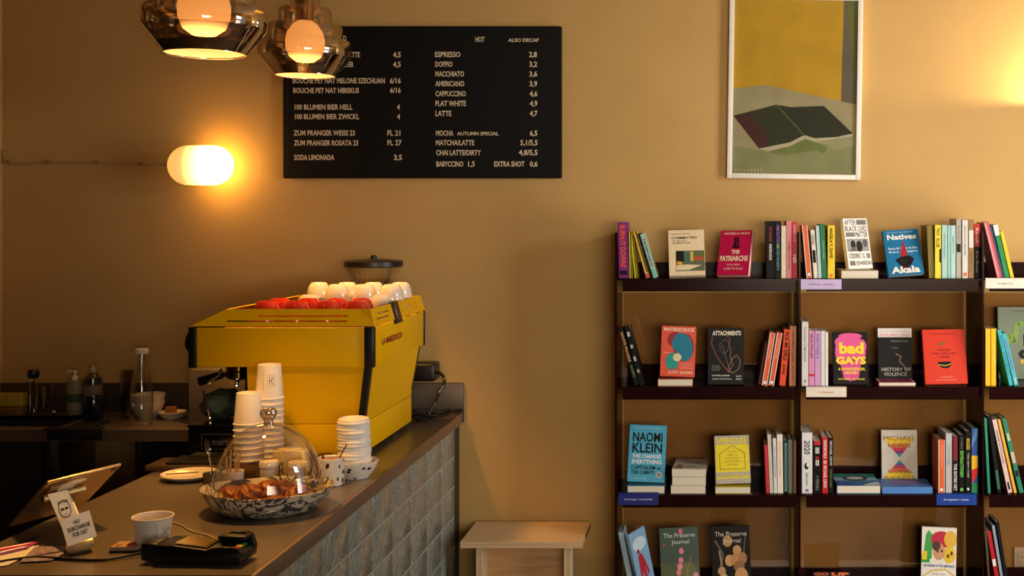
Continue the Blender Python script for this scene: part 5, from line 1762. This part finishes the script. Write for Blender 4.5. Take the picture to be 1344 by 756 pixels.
# papers and pens at the far left of the counter
def sheet(name, pts, m, label, cat, z=.0006, th=.0008, curl=0.0, writing=None):
    b = MB()
    w3 = []
    for u, v in pts:
        Y_ = (CZ - ZT - z) * FPX / (v - CV)
        w3.append((X(u, Y_), Y_))
    b.poly(w3 if True else None, m, Matrix.Translation((0, 0, ZT + z)), th=th)
    o = b.build(name, recenter=True)
    return tag(o, label, cat), w3


sheet('flyer', [(12, 716), (30, 708), (63, 700.5), (46, 709), (22, 718)], pm('grey_flyer', (74, 66, 58), .5, var=.2, scale=60), 'dark grey printed flyer lying under the tablet', 'flyer', z=.0006)
sheet('paper_sheet', [(-4, 744), (-4, 727), (28, 719), (51, 716), (40, 727), (10, 742)], paper_m, 'white paper sheet at the left edge of the counter, under the pink pen', 'paper', z=.0020)
sheet('paper_sheet', [(26, 738), (46, 718), (88, 717), (84, 727), (66, 736)], pattern_mat('hexagon_print', 'voronoi', [(0.0, (150, 130, 160)), (.4, (126, 108, 140)), (.6, (170, 156, 178))], 120, .5), 'purple patterned sheet beside the base of the tablet stand', 'paper', z=.0034)


def pen(p0, p1, m, label):
    b = MB()
    b.tube([p0, p1], .0042, m, n=10, smooth=False)
    d = (p1 - p0).normalized()
    b.tube([p1, p1 + d * .012], [.0042, .001], m, n=10, smooth=False)
    return tag(b.build('pen'), label, 'pen')


def onz(u, v, z):
    Y_ = (CZ - ZT - z) * FPX / (v - CV)
    return Vector((X(u, Y_), Y_, ZT + z))


pen(onz(-6, 722.5, .0078), onz(42, 713.5, .0078), pm('pink_plastic', (236, 70, 150), .3), 'bright pink pen on the white sheet at the left edge')
pen(onz(-6, 727.5, .0074), onz(34, 718.5, .0074), pm('violet_plastic', (150, 90, 170), .3), 'violet pen next to the bright pink pen')
# stack of stamp cards
st = thing('card_stack', 'small stack of loyalty cards with red print left of the white paper cup', 'cards', (X(165, 2.745), 2.745, ZT))
b = MB(Matrix.Rotation(.05, 4, 'Z'))
for i in range(5):
    b.box(-.028 + .0006 * math.sin(i * 2), .034, -.022 + .0005 * i, .03, .0006 + i * .0027, .0031 + i * .0027, pm('card_brown', (176, 140, 110), .6) if i > 1 else pm('card_dark', (50, 40, 40), .6))
b.build('cards', st)
b = MB(Matrix.Rotation(.05, 4, 'Z'))
for i, (x0, x1, y0, y1) in enumerate(((-.02, -.006, -.012, -.009), (-.02, -.008, -.004, -.001), (.004, .014, -.014, .018), (.016, .024, -.01, .02), (.002, .03, .0, .004))):
    b.box(x0, x1, y0, y1, .0141, .0144 + i * .00003, pm('red_stamp', (206, 70, 50), .6) if i > 1 else pm('brown_print', (110, 80, 60), .6))
b.build('red_print', st)
# white paper cup (open side up)
cw = thing('paper_cup', 'single white paper cup standing open behind the card terminal', 'cup', (X(200.5, 2.775), 2.775, ZT))
b = MB()
hcup = Z(676.5, 2.775) - ZT
b.lathe([(1e-4, .008), (.0325, .008), (.0335, .0006), (.0345, .0006), (.0436, hcup - .004), (.0452, hcup - .004), (.0464, hcup - .0015), (.0452, hcup), (.0432, hcup - .001), (.0335, .0095), (1e-4, .0095)], cup_m, n=48)
b.build('cup_body', cw)
cup_print(lambda z_: .0345 + (.0436 - .0345) * z_ / hcup, hcup, cw, 1.25, hcup * .5)
# card terminal
tp = thing('card_terminal', 'black card payment terminal on the near end of the counter', 'card terminal', (X(268, 2.66), 2.66, ZT), Matrix.Rotation(-.06, 4, 'Z'))
b = MB()
tbm = pm('terminal_plastic', (15, 14, 15), .35, var=.1)
pts = [(-.092, .004), (.096, .004), (.104, .012), (.104, .028), (.094, .036), (.05, .034), (-.05, .046), (-.09, .046), (-.096, .036), (-.096, .012)]
n_ = len(pts)
y_a, y_b = -.042, .042
vs = [(x, y_a, z) for x, z in pts] + [(x, y_b, z) for x, z in pts]
bm = bmesh.new()
bv = [bm.verts.new(v) for v in vs]
bm.faces.new(bv[:n_]); bm.faces.new(list(reversed(bv[n_:])))
for i in range(n_):
    j = (i + 1) % n_
    bm.faces.new((bv[j], bv[i], bv[i + n_], bv[j + n_]))
bmesh.ops.recalc_face_normals(bm, faces=bm.faces[:])
bmesh.ops.bevel(bm, geom=bm.edges[:], offset=.004, segments=2, profile=.5, affect='EDGES')
b.bm(bm, tbm)
b.build('housing', tp)
b = MB()
Ms2 = Matrix.Translation((-.012, 0, .0425)) @ Matrix.Rotation(.118, 4, 'Y')
b.box(-.04, .034, -.034, .034, .0, .002, blackg_m, Ms2, bev=.001, seg=1)
b.box(-.034, .028, -.028, .028, .0016, .0026, pm('display_brown_reflection', (92, 70, 44), .12), Ms2)  # brown reflection painted in as the display colour
b.build('display', tp)
b = MB()
b.box(-.132, -.094, -.03, .03, .006, .046, tbm, bev=.005)
b.build('printer_end', tp)
b = MB()
hump = [(.012, .030), (.030, .050), (.050, .060), (.082, .0605), (.096, .054), (.104, .032), (.104, .022), (.012, .024)]
for ya_, yb_2, kz in ((.026, .041, 1.0), (-.041, -.033, .42)):
    b.poly([(x, .030 + (z - .030) * kz if z > .030 else z) for x, z in reversed(hump)], tbm, Matrix.Translation((0, yb_2, 0)) @ Matrix.Rotation(PI / 2, 4, 'X'), th=yb_2 - ya_)
b.box(.030, .096, .0, .03, .048, .0575, tbm, bev=.004)
b.build('privacy_shield', tp)
for i, (c_, nm) in enumerate((((206, 50, 40), 'red'), ((230, 190, 40), 'yellow'), ((40, 160, 90), 'green'))):
    b = MB()
    b.box(.078, .092, -.030 + i * .017, -.017 + i * .017, .0345, .0395, pm('key_' + nm, c_, .4), bev=.002)
    b.build('key', tp)['label'] = nm + ' key'
for i in range(3):
    for j in range(3):
        b = MB()
        b.box(.040 + i * .012, .049 + i * .012, -.028 + j * .017, -.017 + j * .017, .033, .0365, pm('key_grey', (40, 40, 42), .5), bev=.0015, seg=1)
        b.build('key', tp)
# cables on the counter
b = MB()
b.tube([onz(-8, 739, .004), onz(20, 734, .004), onz(50, 731.5, .004), onz(90, 734, .004), onz(132, 735, .004), onz(170, 729, .006), onz(200, 723, .012), onz(212, 722, .016)], .0034, black_m)
tag(b.build('terminal_cable'), 'black cable running from the card terminal to the left edge', 'cable')
b = MB()
b.tube([onz(222, 684, .003), onz(238, 689, .003), onz(252, 697, .003), onz(272, 702, .003), onz(292, 712, .003)], .0016, pm('pale_wire', (190, 170, 120), .4))
tag(b.build('thin_wire'), 'thin pale wire behind the white paper cup', 'cable')

# ------------------------------------------------------------------ stool
SL = (-.705, 4.51, 0)
stl = thing('stool', 'plywood stool standing between the counter and the bookcase', 'stool', SL)


def sp():
    return MB(Matrix.Translation(-Vector(SL)))


zs_, ys0, ys1 = .50, 4.362, 4.655
sxa, sxb = -.931, -.480
b = sp()
b.box(sxa, sxb, ys0, ys1, zs_ - .0228, zs_ - .0008, wood_e)
b.box(sxa, sxb, ys0, ys1, zs_ - .0008, zs_, wood_m)
b.build('seat', stl)
for x0 in (-.879, -.552):
    b = sp()
    b.box(x0, x0 + .0225, 4.392, 4.535, 0, zs_ - .023, wood_e2)
    b.box(x0 - .0006, x0 + .0231, 4.396, 4.533, 0.0005, zs_ - .0235, pm('birch_face', (222, 200, 166), .5, var=.08, scale=8, stretch=(1, 1, .15)))
    b.build('leg_board', stl)
b = sp()
b.box(-.8559, -.5526, 4.492, 4.512, .03, zs_ - .023, pm('oak_panel', (198, 152, 102), .5, var=.16, scale=5, stretch=(1, 1, 14), detail=4))
b.build('cross_panel', stl)

# ------------------------------------------------------------------ things on the back counter
def bottle(name, u, Y_, prof_px, m, label, cat, parts=()):
    """profile in pixels (half width, v) at distance Y_, standing on the worktop"""
    s_ = Y_ / FPX
    o = thing(name, label, cat, (X(u, Y_), Y_, ZT))
    vb = CV + (CZ - ZT) / s_
    b = MB()
    b.lathe([(max(hw * s_, 1e-4), max((vb - v) * s_, .0006)) for hw, v in prof_px], m, n=32)
    b.build('body', o)
    for nm, pr, mm in parts:
        b = MB()
        b.lathe([(max(hw * s_, 1e-4), max((vb - v) * s_, .0006)) for hw, v in pr], mm, n=28)
        b.build(nm, o)
    return o, s_, vb


# carafe with white lid
bottle('carafe', 186, 4.42, [(0, 556), (12, 556.3), (14.2, 553), (14.2, 520), (13, 505), (8, 480), (7, 463)], clear_m, 'clear glass bottle with a white lid in front of the stacked bowls', 'bottle',
       [('lid', [(0, 457.6), (8, 457.6), (9, 459), (9, 462), (8.4, 464)], white_m)])
# darker clear bottle behind it
bottle('bottle', 168, 4.58, [(0, 547), (9, 547), (9.5, 544), (9.5, 500), (8.5, 490), (8.5, 486)], smoke_m, 'squat clear jar behind the glass bottle, left of the bowls', 'jar')
# bowls
b = MB()
s_ = 4.56 / FPX
bp = [(1e-4, .004), (.026, .004), (.027, .0006), (.03, .0006), (.031, .006), (.047, .022), (.058, .05), (.0605, .064), (.0605, .067), (.058, .067), (.055, .05), (.044, .024), (1e-4, .012)]
b.lathe(bp, pm('cream_stoneware', (226, 210, 184), .35, var=.03), n=40)
b1_ = b.build('bowl', recenter=False)
b1_.location = (X(194, 4.56), 4.56, ZT)
tag(b1_, 'lower one of two nested cream bowls behind the glass bottle', 'bowl')
dup(b1_, (X(194, 4.56) + .002, 4.56, ZT + .026), 'upper one of two nested cream bowls behind the glass bottle')
# small dish with brown sponge
b = MB()
b.lathe([(1e-4, .003), (.028, .003), (.03, .0006), (.034, .0006), (.048, .018), (.052, .026), (.05, .027), (.042, .016), (1e-4, .009)], MATS['cream_stoneware'], n=36)
d1 = b.build('dish', recenter=False)
d1.location = (X(226.5, 4.55), 4.55, ZT)
tag(d1, 'small cream dish beside the steel container', 'dish')
b = MB()
b.box(-.022, .018, -.015, .015, .0, .03, pm('brown_sponge', (150, 92, 46), .9, var=.25, bump=.5), Matrix.Translation((X(225, 4.55), 4.55, ZT + .0155)) @ Matrix.Rotation(.3, 4, 'Z'), bev=.004)
tag(b.build('sponge'), 'brown sponge sitting in the small cream dish', 'sponge')
# hand soap dispenser
o, s_, vb = bottle('soap_dispenser', 98.5, 4.60, [(0, 543.5), (9.5, 543.5), (10.2, 541), (10.2, 503), (9, 500), (4, 498.5)], pm('soap_bottle', (120, 124, 100), .3), 'soap dispenser with white pump and pale label behind the sink', 'soap dispenser',
                   [('label_band', [(10.4, 536), (10.4, 505)], pm('soap_label', (140, 126, 100), .6)), ('green_band', [(10.55, 527), (10.55, 516)], pm('green_label', (52, 74, 40), .6))])
b = MB()
b.lathe([(4 * s_, (vb - 499) * s_), (4 * s_, (vb - 494) * s_), (1.4 * s_, (vb - 493) * s_), (1.4 * s_, (vb - 489) * s_), (2.6 * s_, (vb - 489) * s_), (2.6 * s_, (vb - 486) * s_), (1e-4, (vb - 486) * s_)], white_m, n=18)
b.tube([(0, 0, (vb - 487) * s_), (-8 * s_, 0, (vb - 487.4) * s_), (-10 * s_, 0, (vb - 489) * s_)], .0032, white_m, n=8)
b.build('pump', o)
# washing up bottle
bottle('dish_soap_bottle', 122, 4.61, [(0, 542.5), (10.5, 542.5), (11.5, 540), (11.5, 505), (10.5, 496), (5, 491), (4, 488)], pm('dark_bottle', (40, 48, 44), .15, coat=.5), 'dark washing up bottle with pale tip behind the navy pot', 'bottle',
       [('label_band', [(11.7, 520), (11.7, 504)], pm('pale_label', (120, 108, 88), .6)), ('cap', [(4.2, 491), (4.2, 484), (2.5, 483), (2.2, 478.5), (0, 478)], pm('pale_cap', (186, 174, 150), .5))])
bottle('pot', 123, 4.48, [(0, 553), (9, 553), (12, 549), (13.5, 521), (13, 520), (12, 521), (9, 548), (0, 550)], pm('navy_glaze', (22, 24, 40), .2, coat=.4), 'dark navy pot in front of the washing up bottle', 'pot')
# black capped bottle, glass, brush, sponge
bottle('capped_bottle', 44, 4.62, [(0, 542), (4.6, 542), (5, 540), (5, 494)], clear_m, 'slim clear bottle with a black cap behind the sink', 'bottle', [('cap', [(5.4, 496), (7, 493.5), (7, 487), (6.4, 485.5), (0, 485.5)], black_m)])
bottle('drinking_glass', 63, 4.62, [(0, 541), (6, 541.5), (6.4, 541), (7.2, 506), (6.8, 506), (6, 538), (0, 538)], clear_m, 'drinking glass behind the sink, right of the black capped bottle', 'glass')
b = MB()
p0, p1 = Vector((X(26, 4.58), 4.655, Z(503, 4.6))), Vector((X(69, 4.60), 4.612, ZT + .012))
b.tube([p0, p1], .007, pm('dark_handle', (40, 30, 22), .5), n=10, smooth=False)
b.ball(p1, .011, chrome_m, sub=2)
b.ball(p0, .012, chrome_m, sub=2)
tag(b.build('dish_brush'), 'dark handled brush leaning diagonally behind the sink', 'brush')
b = MB()
yb_ = 4.62
for i in range(14):
    x = X(0, yb_) + i * .0072 - .004
    b.box(x, x + .0066, 4.598, 4.642, .0, .05, pm('yellow_bristle', (206, 176, 24), .7, var=.15), Matrix.Translation((0, 0, ZT + .0375)), bev=.003)
tag(b.build('scrubbing_brush'), 'yellow ridged scrubbing brush head beside the sink at the left edge', 'brush')
b = MB()
b.box(X(3, yb_), X(33, yb_), 4.60, 4.64, ZT + .0006, ZT + .037, pm('amber_block', (136, 96, 30), .6), bev=.005)
tag(b.build('sponge'), 'amber block of sponge beneath the yellow ridged brush', 'sponge')
b = MB()
b.box(X(102, 4.42), X(138, 4.42), 4.34, 4.46, ZT + .0006, ZT + .006, pm('black_cloth', (10, 10, 11), .9, var=.3), bev=.002)
b.box(X(64, 4.30), X(136, 4.30), 4.285, 4.297, ZT - .035, ZT + .004, MATS['black_cloth'], bev=.003)
b.box(X(64, 4.33), X(136, 4.33), 4.286, 4.338, ZT + .0008, ZT + .006, MATS['black_cloth'], bev=.002)
tag(b.build('drying_cloth'), 'black cloth spread over the worktop edge right of the sink', 'cloth')
